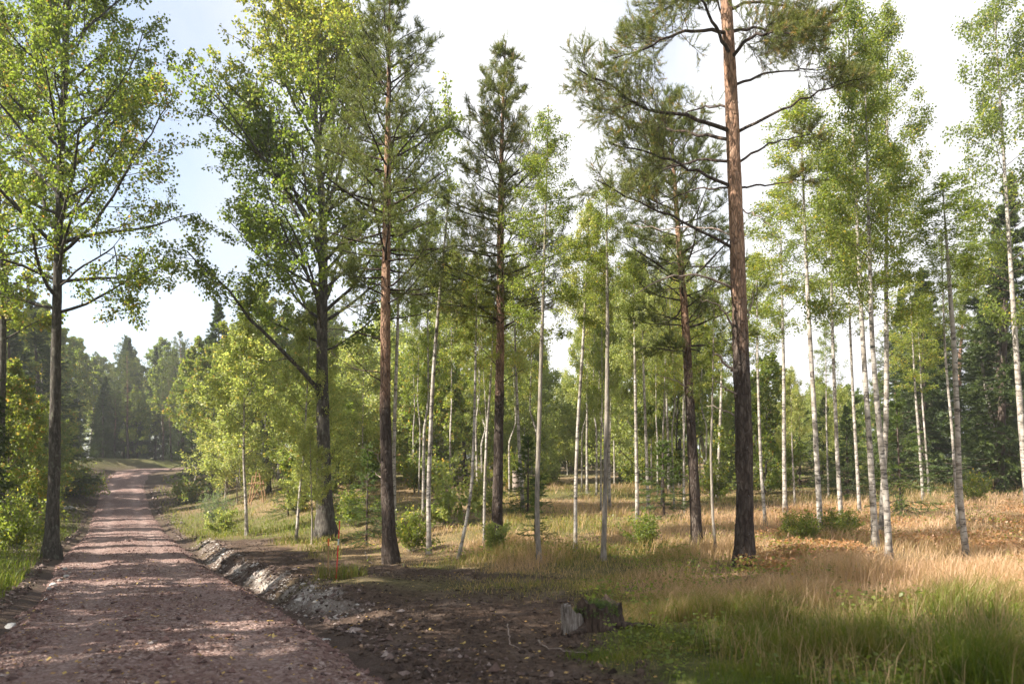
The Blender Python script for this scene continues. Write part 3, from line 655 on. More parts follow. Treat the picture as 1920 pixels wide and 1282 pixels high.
birch_n = [0]
def birch(pts, wpx, cy, tip, hw, label, A=None, bark='birch_bark', name='birch_tree', group='slender birches in the clearing', seed=None, D=None):
    """pts: pixel polyline of the stem from the foot up; cy: pixel row where the crown starts; tip: (px, py); hw: crown half width px"""
    birch_n[0] += 1; sd = 500 + birch_n[0] if seed is None else seed; rng = np.random.default_rng(sd)
    if D is None: g = gp(*pts[0])
    else:
        x = (pts[0][0] - CX) / FPX * D; g = np.array([x, D, float(ground(x, D))])
    D = g[1]; s = D / FPX
    up = [p for p in pts[1:] if p[1] > cy]
    ys = [p[1] for p in pts][::-1] + []; xs = [p[0] for p in pts][::-1]
    if tip[1] < ys[0]: ys = [tip[1]] + ys; xs = [tip[0]] + xs
    cb = (float(np.interp(cy, ys, xs)), cy)
    loc = np.vstack([[0, 0, -.06], px_axis(up + [cb, tip], D, g)])
    dy = rng.normal(0, .02) * loc[:, 2]; loc[:, 1] += dy
    r = wpx * s / 2 * .82; rad = np.interp(loc[:, 2], [0, loc[-2, 2], loc[-1, 2]], [r, r * .68, .006])
    root = thing(name, g, label, 'tree', group)
    V, F, t = trunk_tube(rng, loc, rad, 12, .035, .5, .16)
    obj('trunk', mesh('trunk', [(V, F, t)], M[bark], True), root)
    A = A or BIRCH; A = A[int(rng.integers(len(A)))]
    nat = {id(BIRCH): 0}.get(id(A), 0)
    R = {**{id(a): r_ for a, r_ in zip(BIRCH, [1.25, 1.5, 1.1, 1.6, 1.35])}, **{id(a): 1.7 for a in YELLOW_LIT}, **{id(a): 1.35 for a in CURTAIN}, **{id(a): r_ for a, r_ in zip(FAR, [2.6, 2.1, 3.0])}}[id(A)]
    ln = np.linalg.norm(loc[-1] - loc[-2]); widen = 1.05 * (hw * s) / (R * ln / A['H'])
    place_crown(root, A, loc[-2], loc[-1], rng, widen)
    return root

# clearing birches, from the road across to the far side (pixels of the 1920 px frame)
birch([(463, 1006), (461, 930), (457, 850), (456, 720)], 8, 866, (462, 600), 100, 'young pale yellow-green birch on the bare bank beside the road', YELLOW_LIT)
birch([(555, 1010), (562, 920), (570, 850), (578, 760)], 7, 850, (584, 560), 70, 'thin white birch between the young yellow birch and the broad aspen', YELLOW_LIT)
birch([(740, 990), (738, 850), (744, 650), (748, 560)], 10, 620, (752, 330), 70, 'birch whose white stem shows just behind the reddish-stemmed pine')
birch([(805, 1036), (803, 930), (811, 720), (820, 600), (828, 520)], 11, 560, (845, 330), 60, 'bright white birch right of the reddish-stemmed pine, leaning slightly')
birch([(858, 1046), (872, 990), (884, 920), (889, 800), (891, 690)], 8, 700, (894, 480), 50, 'thin birch with a strongly bent foot beside the straight pine')
birch([(908, 1024), (908, 930), (913, 800), (922, 700)], 7, 730, (930, 500), 45, 'thin birch standing just in front of the straight pine')
birch([(981, 958), (974, 850), (968, 720)], 9, 720, (962, 480), 60, 'birch between the straight pine and the slender grey-stemmed birch', YELLOW_LIT)
birch([(1011, 1064), (1006, 950), (1010, 830), (1016, 640), (1020, 520), (1026, 400)], 12, 640, (1030, 185), 78, 'slender grey-stemmed birch with a tall narrow crown beside the straight pine', CURTAIN, 'young_bark')
birch([(1079, 1042), (1079, 930), (1083, 800), (1092, 660), (1100, 540)], 9, 640, (1106, 380), 60, 'white birch standing alone right of the slender grey-stemmed birch', YELLOW_LIT)
birch([(1131, 1060), (1135, 930), (1138, 760), (1141, 520), (1139, 420)], 12, 620, (1138, 330), 65, 'straight grey birch in front of the sunlit young birches', CURTAIN, 'young_bark')
birch([(1101, 925), (1100, 830), (1101, 740)], 6, 780, (1102, 540), 50, 'small far birch seen between the lone white birch and the straight grey birch', YELLOW_LIT)
birch([(1143, 955), (1142, 850), (1141, 760)], 7, 800, (1143, 560), 50, 'thin white birch half hidden behind the straight grey birch', YELLOW_LIT)
birch([(1163, 900), (1161, 790), (1158, 700)], 6, 740, (1156, 520), 55, 'far sunlit birch with a kinked stem behind the straight grey birch', YELLOW_LIT)
birch([(1195, 980), (1193, 850), (1190, 700), (1187, 640)], 9, 720, (1186, 470), 55, 'sunlit birch, first of the pair in front of the small spruce', YELLOW_LIT)
birch([(1216, 962), (1212, 850), (1207, 720), (1203, 640)], 8, 720, (1200, 480), 55, 'sunlit birch, second of the pair in front of the small spruce', YELLOW_LIT)
birch([(1234, 910), (1230, 820), (1226, 720)], 5, 770, (1222, 580), 45, 'very thin far birch just behind the sunlit pair', YELLOW_LIT)
birch([(1255, 925), (1252, 820), (1248, 690)], 7, 730, (1246, 540), 50, 'thin white birch rising above the small round spruce', YELLOW_LIT)
birch([(1329, 908), (1320, 850), (1310, 800)], 10, 800, (1292, 560), 60, 'leaning white birch between the dark leaning pine and the big pine', BIRCH)
birch([(1343, 1043), (1336, 960), (1333, 850), (1336, 760)], 7, 770, (1340, 540), 45, 'thin crooked grey birch between the dark leaning pine and the big pine', BIRCH, 'young_bark')
birch([(1345, 930), (1349, 830), (1353, 730)], 8, 740, (1356, 520), 50, 'far grey birch directly behind the stubs of the big pine', BIRCH)
birch([(1415, 915), (1417, 820), (1419, 720)], 7, 730, (1421, 480), 55, 'white birch showing just past the edge of the big pine trunk', BIRCH)
birch([(1436, 986), (1428, 900), (1424, 800), (1421, 700)], 8, 700, (1418, 470), 60, 'greyish slanting birch right beside the big pine trunk', BIRCH)
birch([(1472, 963), (1470, 850), (1470, 700), (1468, 620)], 10, 650, (1462, 330), 75, 'bright white birch in the dry grass right of the big pine', BIRCH)
birch([(1491, 952), (1488, 900), (1485, 840)], 5, 850, (1482, 690), 35, 'short thin birch sapling near the bright white birch', YELLOW_LIT)
birch([(1540, 1006), (1532, 900), (1524, 770), (1512, 600), (1503, 460)], 13, 560, (1490, 180), 100, 'leaning banded birch among green bilberry plants in the dry grass', CURTAIN)
birch([(1578, 975), (1570, 880), (1562, 720), (1556, 600)], 10, 640, (1548, 280), 80, 'banded birch right of the leaning one, its foot in pale dry grass', BIRCH)
birch([(1612, 960), (1606, 860), (1600, 760), (1592, 590)], 8, 640, (1586, 400), 60, 'dark-sided slim birch between the banded birch and the cluster of three', BIRCH)
birch([(1554, 935), (1551, 850), (1549, 760)], 5, 780, (1548, 600), 40, 'very thin far birch behind the banded birch', BIRCH)
TRIO = 'birches of the cluster of three'
birch([(1642, 1026), (1637, 900), (1630, 760), (1622, 600), (1612, 420), (1607, 250)], 15, 620, (1602, -60), 105, 'tallest birch of the cluster of three, with a dark mossy foot', CURTAIN, group=TRIO)
birch([(1668, 1050), (1661, 920), (1648, 800), (1640, 700), (1628, 560)], 15, 640, (1620, 60), 95, 'front birch of the cluster of three, its foot out in the tan grass', CURTAIN, group=TRIO)
birch([(1652, 1000), (1655, 900), (1658, 780), (1655, 600), (1650, 470)], 13, 560, (1648, 20), 90, 'rear birch of the cluster of three, white stem behind the front one', CURTAIN, group=TRIO)
birch([(1813, 1046), (1800, 930), (1796, 780), (1792, 660), (1782, 520)], 14, 560, (1770, 330), 80, 'grey birch with a bent foot standing alone in tan grass', BIRCH)
birch([(1797, 900), (1785, 800), (1777, 720), (1771, 640)], 7, 660, (1764, 430), 50, 'thin birch slanting behind the lone bent-footed birch', BIRCH, D=17.5)
birch([(1884, 920), (1866, 800), (1850, 690)], 9, 640, (1838, 420), 60, 'slanting birch in front of the dark spruces by the edge of the picture', BIRCH)
birch([(1930, 960), (1918, 850), (1902, 650), (1886, 440), (1878, 300)], 16, 640, (1850, -80), 105, 'thick white birch leaning in at the far edge beyond the lone birch', CURTAIN)
birch([(1731, 935), (1724, 820), (1716, 720)], 7, 740, (1708, 520), 60, 'grey birch in front of the spruces beside the cluster of three', BIRCH)
birch([(1742, 925), (1737, 820), (1731, 720)], 5, 740, (1726, 560), 45, 'thin twin birch close behind the grey one before the spruces', BIRCH)
# stems seen past the pine on the left and by the road bend
birch([(874, 905), (868, 800), (858, 690), (852, 640)], 9, 650, (846, 470), 70, 'dark far tree behind the thin bent-footed birch', FAR, 'spruce_bark', 'aspen_tree', 'far trees beyond the clearing')
birch([(585, 1018), (585, 930), (582, 860)], 5, 960, (580, 790), 40, 'dead-straight thin sapling in front of the broad aspen trunk', YELLOW_LIT, 'young_bark', 'sapling', 'saplings in the clearing')

# ------------------------------------------------------------------ background forest
def spruce_arch(seed, H, R, mat, **k):
    b, lf = spruce_crown(np.random.default_rng(seed), H, R, **k)
    rng = np.random.default_rng(seed); V, F, t = trunk_tube(rng, [(0, 0, -.2), (0, 0, H * .5), (0, 0, H)], [H * .012, H * .008, .01], 8, .03, .3, .5)
    return dict(H=H, trunk=mesh('trunk', [(V, F, t)], M['spruce_bark'], True), twigs=mesh('twigs', [(*x, .5) for x in b], M['twig']), crown=mesh('crown', lf, mat))
SPRUCE = [spruce_arch(201 + i, 12, [2.3, 2.8][i], M['spruce_needle'], nwh=34, per=7, nsec=9, nn=14, nl=.13, nw=.035) for i in range(2)]
BABY = [spruce_arch(211 + i, 2.2, [.75, .95][i], M['young_spruce'], nwh=13, per=5, nsec=7, nn=16, nl=.045, nw=.009, droop=0.0) for i in range(2)]
def far_arch(seed, H, cb, A, bark, r):
    rng = np.random.default_rng(seed)
    pts = [(0, 0, -.2), (rng.normal(0, .1), rng.normal(0, .1), H * .3), (rng.normal(0, .15), rng.normal(0, .15), cb), (0, 0, H)]
    V, F, t = trunk_tube(rng, pts, [r, r * .8, r * .6, .01], 9, .04, .4, .35)
    return dict(H=H, cb=cb, ctr=pts[2], trunk=mesh('trunk', [(V, F, t)], M[bark], True), A=A)
def pine_arch(seed):
    rng = np.random.default_rng(seed); H = 13.0
    V, F, t = trunk_tube(rng, [(0, 0, -.2), (.08, .05, 4), (.1, -.1, 8), (0, 0, H)], [.17, .14, .1, .02], 10, .05, .4, .3, tint=[0, .45, .9, 1])
    prof = prof_fn(np.array([4.5, 6, 8, 10, 12, 13.2]), np.array([1.2, 2.2, 2.5, 2.2, 1.3, .3]))
    b, lf, _ = pine_crown(rng, straight, 5.2, 12.8, prof, 14, 5, 9, 4, 12, nl=.1, nw=.016, base=.35, r0=.03)
    return dict(H=H, trunk=mesh('trunk', [(V, F, t)], M['pine_bark'], True), twigs=mesh('twigs', [(*x, .5) for x in b], M['twig']), crown=mesh('crown', lf, M['pine_needle']))
PINE = [pine_arch(221), pine_arch(222)]
FT = [far_arch(231, 13, 4.0, FAR[0], 'aspen_bark', .14), far_arch(232, 13, 4.5, FAR[1], 'birch_bark', .11), far_arch(233, 13, 3.5, FAR[2], 'aspen_bark', .16)]
def place_tree(kind, x, y, H, label, group, rng, widen=1.0, cat='tree'):
    z = float(ground(x, y)); A = {'spruce': SPRUCE, 'pine': PINE, 'aspen': [FT[0], FT[2]], 'birch': [FT[1]], 'young_spruce': BABY, 'low_aspen': [FT2[0]], 'low_birch': [FT2[1], FT2[2]], 'thin_birch': FT3}[kind]; A = A[int(rng.integers(len(A)))]
    nm = {'spruce': 'spruce_tree', 'pine': 'pine_tree', 'aspen': 'aspen_tree', 'birch': 'birch_tree', 'young_spruce': 'young_spruce', 'low_aspen': 'aspen_tree', 'low_birch': 'birch_tree', 'thin_birch': 'birch_tree'}[kind]
    root = thing(nm, (x, y, z), label, cat, group, rng.random() * 6.28); s = H / A['H']; root.scale = (s * widen, s * widen, s)
    root.rotation_euler = (rng.normal(0, .02), rng.normal(0, .02), root.rotation_euler[2])
    obj('trunk', A['trunk'], root)
    if 'A' in A:
        c = A['A']; k = (A['H'] - A['cb']) / c['H']
        obj('twigs', c['twigs'], root, A['ctr'], None, (k, k, k)); obj('crown', c['crown'], root, A['ctr'], None, (k, k, k))
    else:
        obj('twigs', A['twigs'], root); obj('crown', A['crown'], root)
    return root
FT2 = [far_arch(241, 8, .5, FAR[0], 'aspen_bark', .06), far_arch(242, 8, .7, YELLOW_LIT[0], 'birch_bark', .05), far_arch(243, 8, .5, YELLOW_LIT[1], 'birch_bark', .055)]  # low birches wear the brighter crowns as painted-in sunlight
FT3 = [far_arch(251, 10, 3.4, BIRCH[0], 'birch_bark', .06), far_arch(252, 10, 4.2, BIRCH[2], 'birch_bark', .05), far_arch(253, 10, 3.8, BIRCH[4], 'birch_bark', .055)]
rb = np.random.default_rng(77)
HERO = [(g_[0], g_[1]) for g_ in (gp(1397, 1079), gp(733, 1057), gp(929, 1031), gp(1308, 1032), gp(613, 1006))]
def clear_of(x, y): return all((x - a) ** 2 + (y - b) ** 2 > 9 for a, b in HERO)
def scatter(n, xr, yr, kinds, Hr, labels, group, mind=2.2, test=None, widen=1.0, taken=[]):
    k = 0; tries = 0
    while k < n and tries < 4000:
        tries += 1; x = rb.uniform(*xr); y = rb.uniform(*yr)
        if abs(float(lat(x, y))) < 3.2 or (test and not test(x, y)): continue
        if any((x - a) ** 2 + (y - b) ** 2 < mind ** 2 for a, b in taken): continue
        taken.append((x, y)); kd = kinds[int(rb.integers(len(kinds)))]
        place_tree(kd, x, y, rb.uniform(*Hr), labels[kd], group, rb, widen * rb.uniform(.85, 1.2)); k += 1
px = lambda x, y: CX + x / y * FPX
LB = lambda where: {k: f'{n} {where}' for k, n in (('spruce', 'dark spruce'), ('pine', 'tall pine'), ('aspen', 'leafy broadleaf tree'), ('birch', 'pale-stemmed birch'), ('low_aspen', 'bushy low-branched tree'), ('low_birch', 'bushy low-branched birch'))}
# wooded bank left of the road, and the wood where the road bends away
scatter(30, (-75, -18), (42, 85), ['spruce', 'pine', 'aspen', 'pine', 'spruce', 'birch'], (10, 14), LB('in the wood along the road'), 'trees in the wood left of the road', 2.6, lambda x, y: lat(x, y) < -4.2 and px(x, y) > -160)
scatter(34, (-58, -18), (86, 112), ['spruce', 'aspen', 'pine', 'birch'], (11, 15), LB('in the wood beyond the crest of the road'), 'trees beyond the crest of the road', 2.6, lambda x, y: px(x, y) < 480)
scatter(22, (-30, -9), (44, 84), ['aspen', 'birch', 'pine', 'spruce', 'aspen'], (9, 13), LB('between road crest and yellow birch'), 'trees right of the far road', 2.6, lambda x, y: lat(x, y) > 4 and px(x, y) < 640)
scatter(13, (-16, 8), (58, 85), ['low_birch', 'aspen', 'spruce', 'birch'], (6, 9.5), LB('in the thicket behind the pines'), 'trees behind the pines', 2.6, lambda x, y: 560 < px(x, y) < 1030)
scatter(18, (2, 30), (58, 85), ['birch', 'low_birch', 'low_birch', 'aspen'], (4.5, 7.5), LB('at the far back of the sunlit clearing'), 'trees at the back of the clearing', 2.6, lambda x, y: 1020 < px(x, y) < 1650)
scatter(16, (14, 40), (30, 60), ['spruce', 'spruce', 'pine'], (9, 13), LB('in the stand behind the lone birch'), 'dark stand at the edge of the clearing', 2.4, lambda x, y: 1670 < px(x, y) < 2000)
scatter(26, (-22, 18), (38, 60), ['low_birch', 'low_birch', 'low_birch', 'low_aspen'], (6.5, 10.5), LB('in the sunlit young growth behind the pines'), 'sunlit young growth', 2.0, lambda x, y: 600 < px(x, y) < 1320 and lat(x, y) > 5 and clear_of(x, y))
scatter(7, (-20, -6), (28, 46), ['low_birch', 'low_aspen'], (5, 7.5), LB('in the young growth behind the yellow birch'), 'young growth by the road', 2.0, lambda x, y: 390 < px(x, y) < 620 and lat(x, y) > 4 and not (365 < px(x, y) < 600 and y < 43))
scatter(16, (4, 30), (30, 60), ['low_birch', 'low_aspen', 'spruce'], (3.5, 6), LB('beyond the dry grass of the clearing'), 'young growth beyond the dry grass', 2.2, lambda x, y: 1300 < px(x, y) < 1720 and clear_of(x, y))
scatter(26, (-40, -11), (18, 60), ['low_aspen', 'spruce', 'low_aspen', 'pine'], (4, 6.5), LB('on the shaded bank left of the road'), 'young trees on the shaded bank', 2.0, lambda x, y: lat(x, y) < -3.6 and px(x, y) < 215 and px(x, y) > -60 and y > 22)
scatter(60, (-95, 80), (88, 130), ['low_aspen', 'low_birch', 'spruce', 'aspen'], (6, 10), LB('in the far wall of forest'), 'far wall of forest', 2.6, lambda x, y: -80 < px(x, y) < 2000)
scatter(24, (-12, 14), (25, 42), ['thin_birch'], (8, 11), {'thin_birch': 'thin birch stem among the sunlit birches'}, 'thin birches of the clearing', 1.3, lambda x, y: 760 < px(x, y) < 1330 and clear_of(x, y), .8)
scatter(12, (-46, -28), (75, 88), ['low_aspen', 'spruce', 'pine'], (6, 9), {'low_aspen': 'bushy tree closing off the far end of the road', 'spruce': 'dark spruce closing off the far end of the road', 'pine': 'pine closing off the far end of the road'}, 'trees closing off the road', 1.8, lambda x, y: 110 < px(x, y) < 345)
# trees standing left of the picture: their shade lies on the road and the near ground
SHADE_W = {(-9.5, 6.5): 'just outside the picture', (-13, 10.5): 'a little back from the verge', (-10, 2.5): 'beside the near roadside', (-16, 7): 'deeper in the roadside wood', (-8.6, 1.2): 'close to the road beside the viewer', (-10.6, 9.0): 'right at the edge of the picture', (-12, 4): 'between the roadside trees', (-14.5, 14): 'next to the brownish edge aspen', (-20, 11): 'farthest back in the roadside wood', (-8.5, -1.5): 'abreast of the viewer', (-19, 16.5): 'the wood behind the edge aspen'}
for x, y, kd, H in [(-8.6, 1.2, 'aspen', 14), (-10.6, 9.0, 'birch', 15), (-12, 4, 'pine', 15), (-9.5, 6.5, 'aspen', 15), (-13, 10.5, 'pine', 16), (-10, 2.5, 'birch', 12), (-16, 7, 'aspen', 13), (-14.5, 14, 'aspen', 12), (-20, 11, 'pine', 14), (-8.5, -1.5, 'pine', 12), (-19, 16.5, 'birch', 12)]:
    place_tree(kd, x, y, H, LB('standing left of the picture, shading the near road')[kd], 'trees shading the road', rb)['label'] = f'{dict(aspen="leafy broadleaf tree", pine="tall pine", birch="pale-stemmed birch")[kd]} shading the near road from {SHADE_W[(x, y)]}'
# young spruces and shrubs
def small(kind, px_, py_, H, label, group, widen=1.0):
    g = gp(px_, py_); r = place_tree(kind, g[0], g[1], H, label, group, rb, widen, 'spruce'); return r
YS = 'young spruces in the clearing'
small('young_spruce', 687, 1022, 2.4, 'light green young spruce between the broad aspen and the pine', YS)
small('young_spruce', 1245, 975, 2.2, 'small round green spruce below the sunlit pair of birches', YS, 1.5)
small('young_spruce', 1003, 1035, 1.1, 'low dark spruce seedling at the foot of the slender grey birch', YS, 1.3)
small('young_spruce', 990, 965, 2.4, 'young spruce behind the slender grey-stemmed birch', YS, 1.2)
small('young_spruce', 1690, 975, 3.2, 'young spruce right behind the cluster of three birches', YS, 1.0)
small('young_spruce', 620, 950, 3.2, 'young spruce half hidden behind the broad aspen trunk', YS)
small('young_spruce', 1600, 925, 4.0, 'full young spruce behind the banded birches', YS, 1.1)
small('young_spruce', 1500, 915, 4.0, 'dark young spruce behind the bright white birch', YS, 1.2)
small('young_spruce', 540, 965, 2.2, 'young spruce in the undergrowth beside the wooden trestle', YS, 1.2)

def shrub_arch(seed, H, R, leafm, n, size, asp=.42, nl=12):
    rng = np.random.default_rng(seed)
    az = rng.random(n) * 6.28; el = rng.uniform(.6, 1.45, n); d = np.stack([np.cos(az) * np.cos(el), np.sin(az) * np.cos(el), np.sin(el)], 1)
    L_ = rng.uniform(.6, 1.05, n) * np.minimum(H / np.sin(el), R / np.maximum(np.cos(el), .05)); P = grow(rng, rng.normal(0, R * .12, (n, 3)) * [1, 1, 0], d, L_, 6, .02, .12)
    p, dd, l = children(rng, P, L_, 9, .2, 1, .7, .38); P2 = grow(rng, p, dd, l, 4, .02, .15)
    return dict(stems=mesh('stems', [(*tubes(P, np.full((n, 6), .008) * np.linspace(1, .4, 6), 4), .5), (*tubes(P2, np.full((len(P2), 4), .003), 3), .5)], M['young_bark']),
                leaves=mesh('leaves', [leaves(rng, P2, nl, size, .04, .2, .05, None, .22, asp), leaves(rng, P, 8, size, .04, .2, .3, None, .22, asp)], leafm))
SH = {'willow': shrub_arch(301, 1.7, 1.1, M['willow_leaf'], 34, .075, .2, 13), 'green': shrub_arch(302, 1.3, .8, M['birch_leaf'], 22, .075), 'yellow': shrub_arch(303, 1.1, .55, M['yellow_lit_leaf'], 12, .08), 'dark': shrub_arch(304, 1.6, 1.2, M['aspen_leaf'], 34, .085),
      'bright': shrub_arch(305, 2.0, .75, M['yellow_lit_leaf'], 14, .11, .46, 8)}
def shrub(kind, px_, py_, s, label, group='shrubs in the undergrowth', name='shrub'):
    g = gp(px_, py_); r = thing(name, g, label, 'shrub', group, rb.random() * 6.28); r.scale = (s, s, s)
    obj('stems', SH[kind]['stems'], r); obj('leaves', SH[kind]['leaves'], r)
shrub('willow', 404, 985, 1.0, 'grey-green willow bush beside the road, below the yellow birch')
shrub('yellow', 412, 998, 1.1, 'small yellow shrub in front of the willow bush')
shrub('dark', 345, 945, 1.1, 'olive shrub behind the willow bush at the roadside')
shrub('bright', 838, 985, 1.1, 'young tree with large bright leaves beside the bright white birch')
shrub('bright', 905, 960, 1.0, 'leafy bright sapling behind the straight pine')
shrub('green', 770, 1030, .7, 'low green shrub at the foot of the bright white birch')
shrub('green', 1210, 1035, .55, 'leafy green shrub in the dry grass before the small round spruce')
shrub('green', 1830, 940, .8, 'bright green bush in front of the dark spruces')
shrub('dark', 30, 990, 1.5, 'large leafy bush by the verge at the edge of the picture')
shrub('green', 25, 1040, 1.1, 'sunlit bush at the edge of the picture, before the verge aspen')
shrub('dark', 150, 935, 1.3, 'dark bush on the bank left of the road behind the verge aspen')
shrub('green', 660, 985, .9, 'green bush between the broad aspen and the young spruce')
shrub('green', 560, 960, 1.0, 'green bush under the thin white birch')
shrub('yellow', 1000, 950, 1.2, 'olive-yellow bush behind the slender grey-stemmed birch')
shrub('green', 1340, 935, 1.2, 'leafy bush at the foot of the leaning white birch')
shrub('dark', 1440, 925, 1.2, 'green bush beyond the dry grass behind the big pine')
shrub('yellow', 930, 1040, .7, 'low leafy shoots at the foot of the straight pine')
shrub('green', 1480, 1012, .45, 'low bilberry plant at the left of the leaning banded birch', 'bilberry plants')
shrub('green', 1515, 1018, .5, 'low bilberry plant in front of the leaning banded birch', 'bilberry plants')
shrub('green', 1560, 1010, .5, 'low bilberry plant just right of the leaning banded birch', 'bilberry plants')
shrub('green', 1590, 1002, .45, 'low bilberry plant below the slim dark-sided birch', 'bilberry plants')

for i in range(56):
    while True:
        y = rb.uniform(36, 78); pq = rb.uniform(600, 1700); x = (pq - CX) / FPX * y
        if lat(x, y) > 4 and clear_of(x, y): break
    kd = ('green', 'yellow', 'dark')[i % 3]; r = thing('shrub', (x, y, float(ground(x, y))), {'green': 'low green bush', 'yellow': 'pale yellow-green bush', 'dark': 'broad dark green bush'}[kd] + ' along the back of the clearing', 'shrub', 'bushes at the back of the clearing', rb.random() * 6.28)
    q = rb.uniform(1.3, 2.4); r.scale = (q, q, q * rb.uniform(.8, 1.2)); obj('stems', SH[kd]['stems'], r); obj('leaves', SH[kd]['leaves'], r)
# ------------------------------------------------------------------ grass, undergrowth, gravel, fallen leaves
def blades(rng, x, y, hgt, wid, tint, lean=.5):
    n = len(x); z = ground(x, y) - .01; p = np.stack([x, y, z], 1); az = rng.random(n) * 6.28; h = np.stack([np.cos(az), np.sin(az), np.zeros(n)], 1)
    side = np.stack([-np.sin(az + rng.normal(0, .8, n)), np.cos(az), np.zeros(n)], 1); l = (hgt * lean * rng.uniform(.2, 1.3, n))[:, None]; H = hgt[:, None] * np.array([0, 0, 1.]); w = wid[:, None] * side
    m = p + H * .55 + h * l * .28; t = p + H * rng.uniform(.75, 1.0, (n, 1)) + h * l
    V = np.stack([p - w * .5, p + w * .5, m + w * .4, m - w * .4, t], 1).reshape(-1, 3); b = np.arange(n)[:, None] * 5
    return [(V, b + np.array([[0, 1, 2, 3]]), np.repeat(tint, 5)), (V[:0], np.zeros((0, 3), int))], V, b
def grass_obj(name, rng, x, y, hgt, wid, tint, label, lean=.5, mat='grass'):
    n = len(x); _, V, b = blades(rng, x, y, hgt, wid, tint, lean)
    me = mesh(name, [(V, b + np.array([[0, 1, 2, 3]]), np.repeat(tint, 5))], M[mat])
    # tips as triangles in the same mesh
    bpy.data.meshes.remove(me)
    q = (b + np.array([[0, 1, 2, 3]])); t = (b + np.array([[3, 2, 4]]))
    loops = np.concatenate([q.ravel(), t.ravel()]); st = np.concatenate([np.arange(n) * 4, n * 4 + np.arange(n) * 3]).astype(np.int32)
    me = bpy.data.meshes.new(name); me.vertices.add(len(V)); me.vertices.foreach_set('co', V.astype(np.float32).ravel()); me.loops.add(len(loops)); me.loops.foreach_set('vertex_index', loops.astype(np.int32))
    me.polygons.add(len(st)); me.polygons.foreach_set('loop_start', st); a = me.attributes.new('tint', 'FLOAT', 'POINT'); a.data.foreach_set('value', np.repeat(tint, 5).astype(np.float32)); me.materials.append(M[mat]); me.update(calc_edges=True)
    return tag(obj(name, me), label, 'grass', kind='stuff')
def wedge(rng, n, d0, d1, x0, x1, pw=1.0):
    """points in view-wedge pixel range between two distances, density falling with distance"""
    D = d0 * (d1 / d0) ** (rng.random(n) ** pw); u = rng.uniform(x0, x1, n); return (u - CX) / FPX * D, D
rg = np.random.default_rng(900)
def green_zone(x, y): return (1 - soil_mask(x, y) * (lat(x, y) > 0)) * (np.abs(lat(x, y)) > 1.9) * (1 - clay_mask(x, y))
# near rich grass, right
x, y = wedge(rg, 130000, 4.2, 11.5, 950, 2150); clump = fbm(x * 1.6, y * 1.6, 71, 3); k = (rg.random(len(x)) < np.clip(green_zone(x, y) * (clump - .25) * 1.9, 0, 1)); x = x[k]; y = y[k]
dm = dry_mask(x, y); far = ss(6.5, 10, y); edge_ = ss(-.1, -1.6, polyd(SOIL, x, y)); hg = (.06 + .34 * ss(.35, .68, fbm(x * 1.5, y * 1.5, 73, 3)) + .1 * far) * rg.uniform(.4, 1.3, len(x)) * (.25 + .75 * edge_)
patch = fbm(x * .7 + 9, y * .9, 74, 3); t = np.clip(.08 + .28 * ss(6.6, 9.5, y) + .34 * ss(.4, .62, patch) * rg.uniform(.4, 1.2, len(x)) + .45 * dm * rg.uniform(.5, 1.2, len(x)) + rg.normal(0, .12, len(x)), 0, 1)
grass_obj('near_grass', rg, x, y, hg, rg.uniform(.003, .007, len(x)), t, 'green and straw grass in the near corner below the big pine', .75)
def stalks(n, d0, d1, hr, wr, tr, label, name, lean):
    x, y = wedge(rg, n, d0, d1, 1050, 2100); k = (green_zone(x, y) > .9) & (rg.random(n) < ss(.35, .65, fbm(x * 1.1, y * 1.1, 91, 3))) & (polyd(SOIL, x, y) < -.7); x = x[k]; y = y[k]
    grass_obj(name, rg, x, y, rg.uniform(*hr, len(x)), rg.uniform(*wr, len(x)), np.clip(rg.normal(*tr, len(x)), 0, 1), label, lean)
stalks(7000, 5, 12.5, (.25, .55), (.0025, .0045), (.8, .1), 'thin straw-coloured grass stalks standing above the near grass', 'grass_stalks', .7)
stalks(3500, 4.3, 8, (.15, .36), (.007, .012), (.2, .12), 'broad bright green grass blades in the near corner', 'broad_grass', .9)
# tall pale hair grass of the clearing
x, y = wedge(rg, 150000, 8.5, 42, 560, 2050, 1.15); k = rg.random(len(x)) < np.clip(green_zone(x, y) * (.25 + fbm(x * .8, y * .8, 75, 3)) * np.where(x < -1, .6, 1.1), 0, 1); x = x[k]; y = y[k]
dm = dry_mask(x, y); hg = (.08 + .36 * ss(.25, .75, fbm(x * .6, y * .6, 77, 3))) * rg.uniform(.5, 1.2, len(x)) * np.where(y > 13, 1, .85) * (.55 + .45 * ss(-3, 2, x)) * (.3 + .7 * ss(-.1, -1.3, polyd(SOIL, x, y))); t = np.clip(.4 + .55 * dm + rg.normal(0, .14, len(x)), 0, 1)
grass_obj('dry_grass', rg, x, y, hg, rg.uniform(.004, .008, len(x)) * (.6 + y / 18), t, 'pinkish tan hair grass covering the sunlit clearing', .7)
# grass left of the road and along the far verges
x, y = wedge(rg, 60000, 6, 60, -200, 640, 1.1); u_ = lat(x, y); k = ((u_ < -1.95) | (u_ > np.where(y > 24, 2.0, 2.7))) & (soil_mask(x, y) * (u_ > 0) < .3) & (rg.random(len(x)) < .3 + fbm(x * .7, y * .7, 79, 3)); x = x[k]; y = y[k]
hg = (.12 + .3 * fbm(x * .7, y * .7, 81, 3)) * rg.uniform(.5, 1.2, len(x)); t = np.clip(.18 + rg.normal(0, .14, len(x)) + .35 * dry_mask(x, y), 0, 1)
grass_obj('verge_grass', rg, x, y, hg, rg.uniform(.005, .01, len(x)) * (.6 + y / 20), t, 'shaded green grass on the verges of the road', .8)
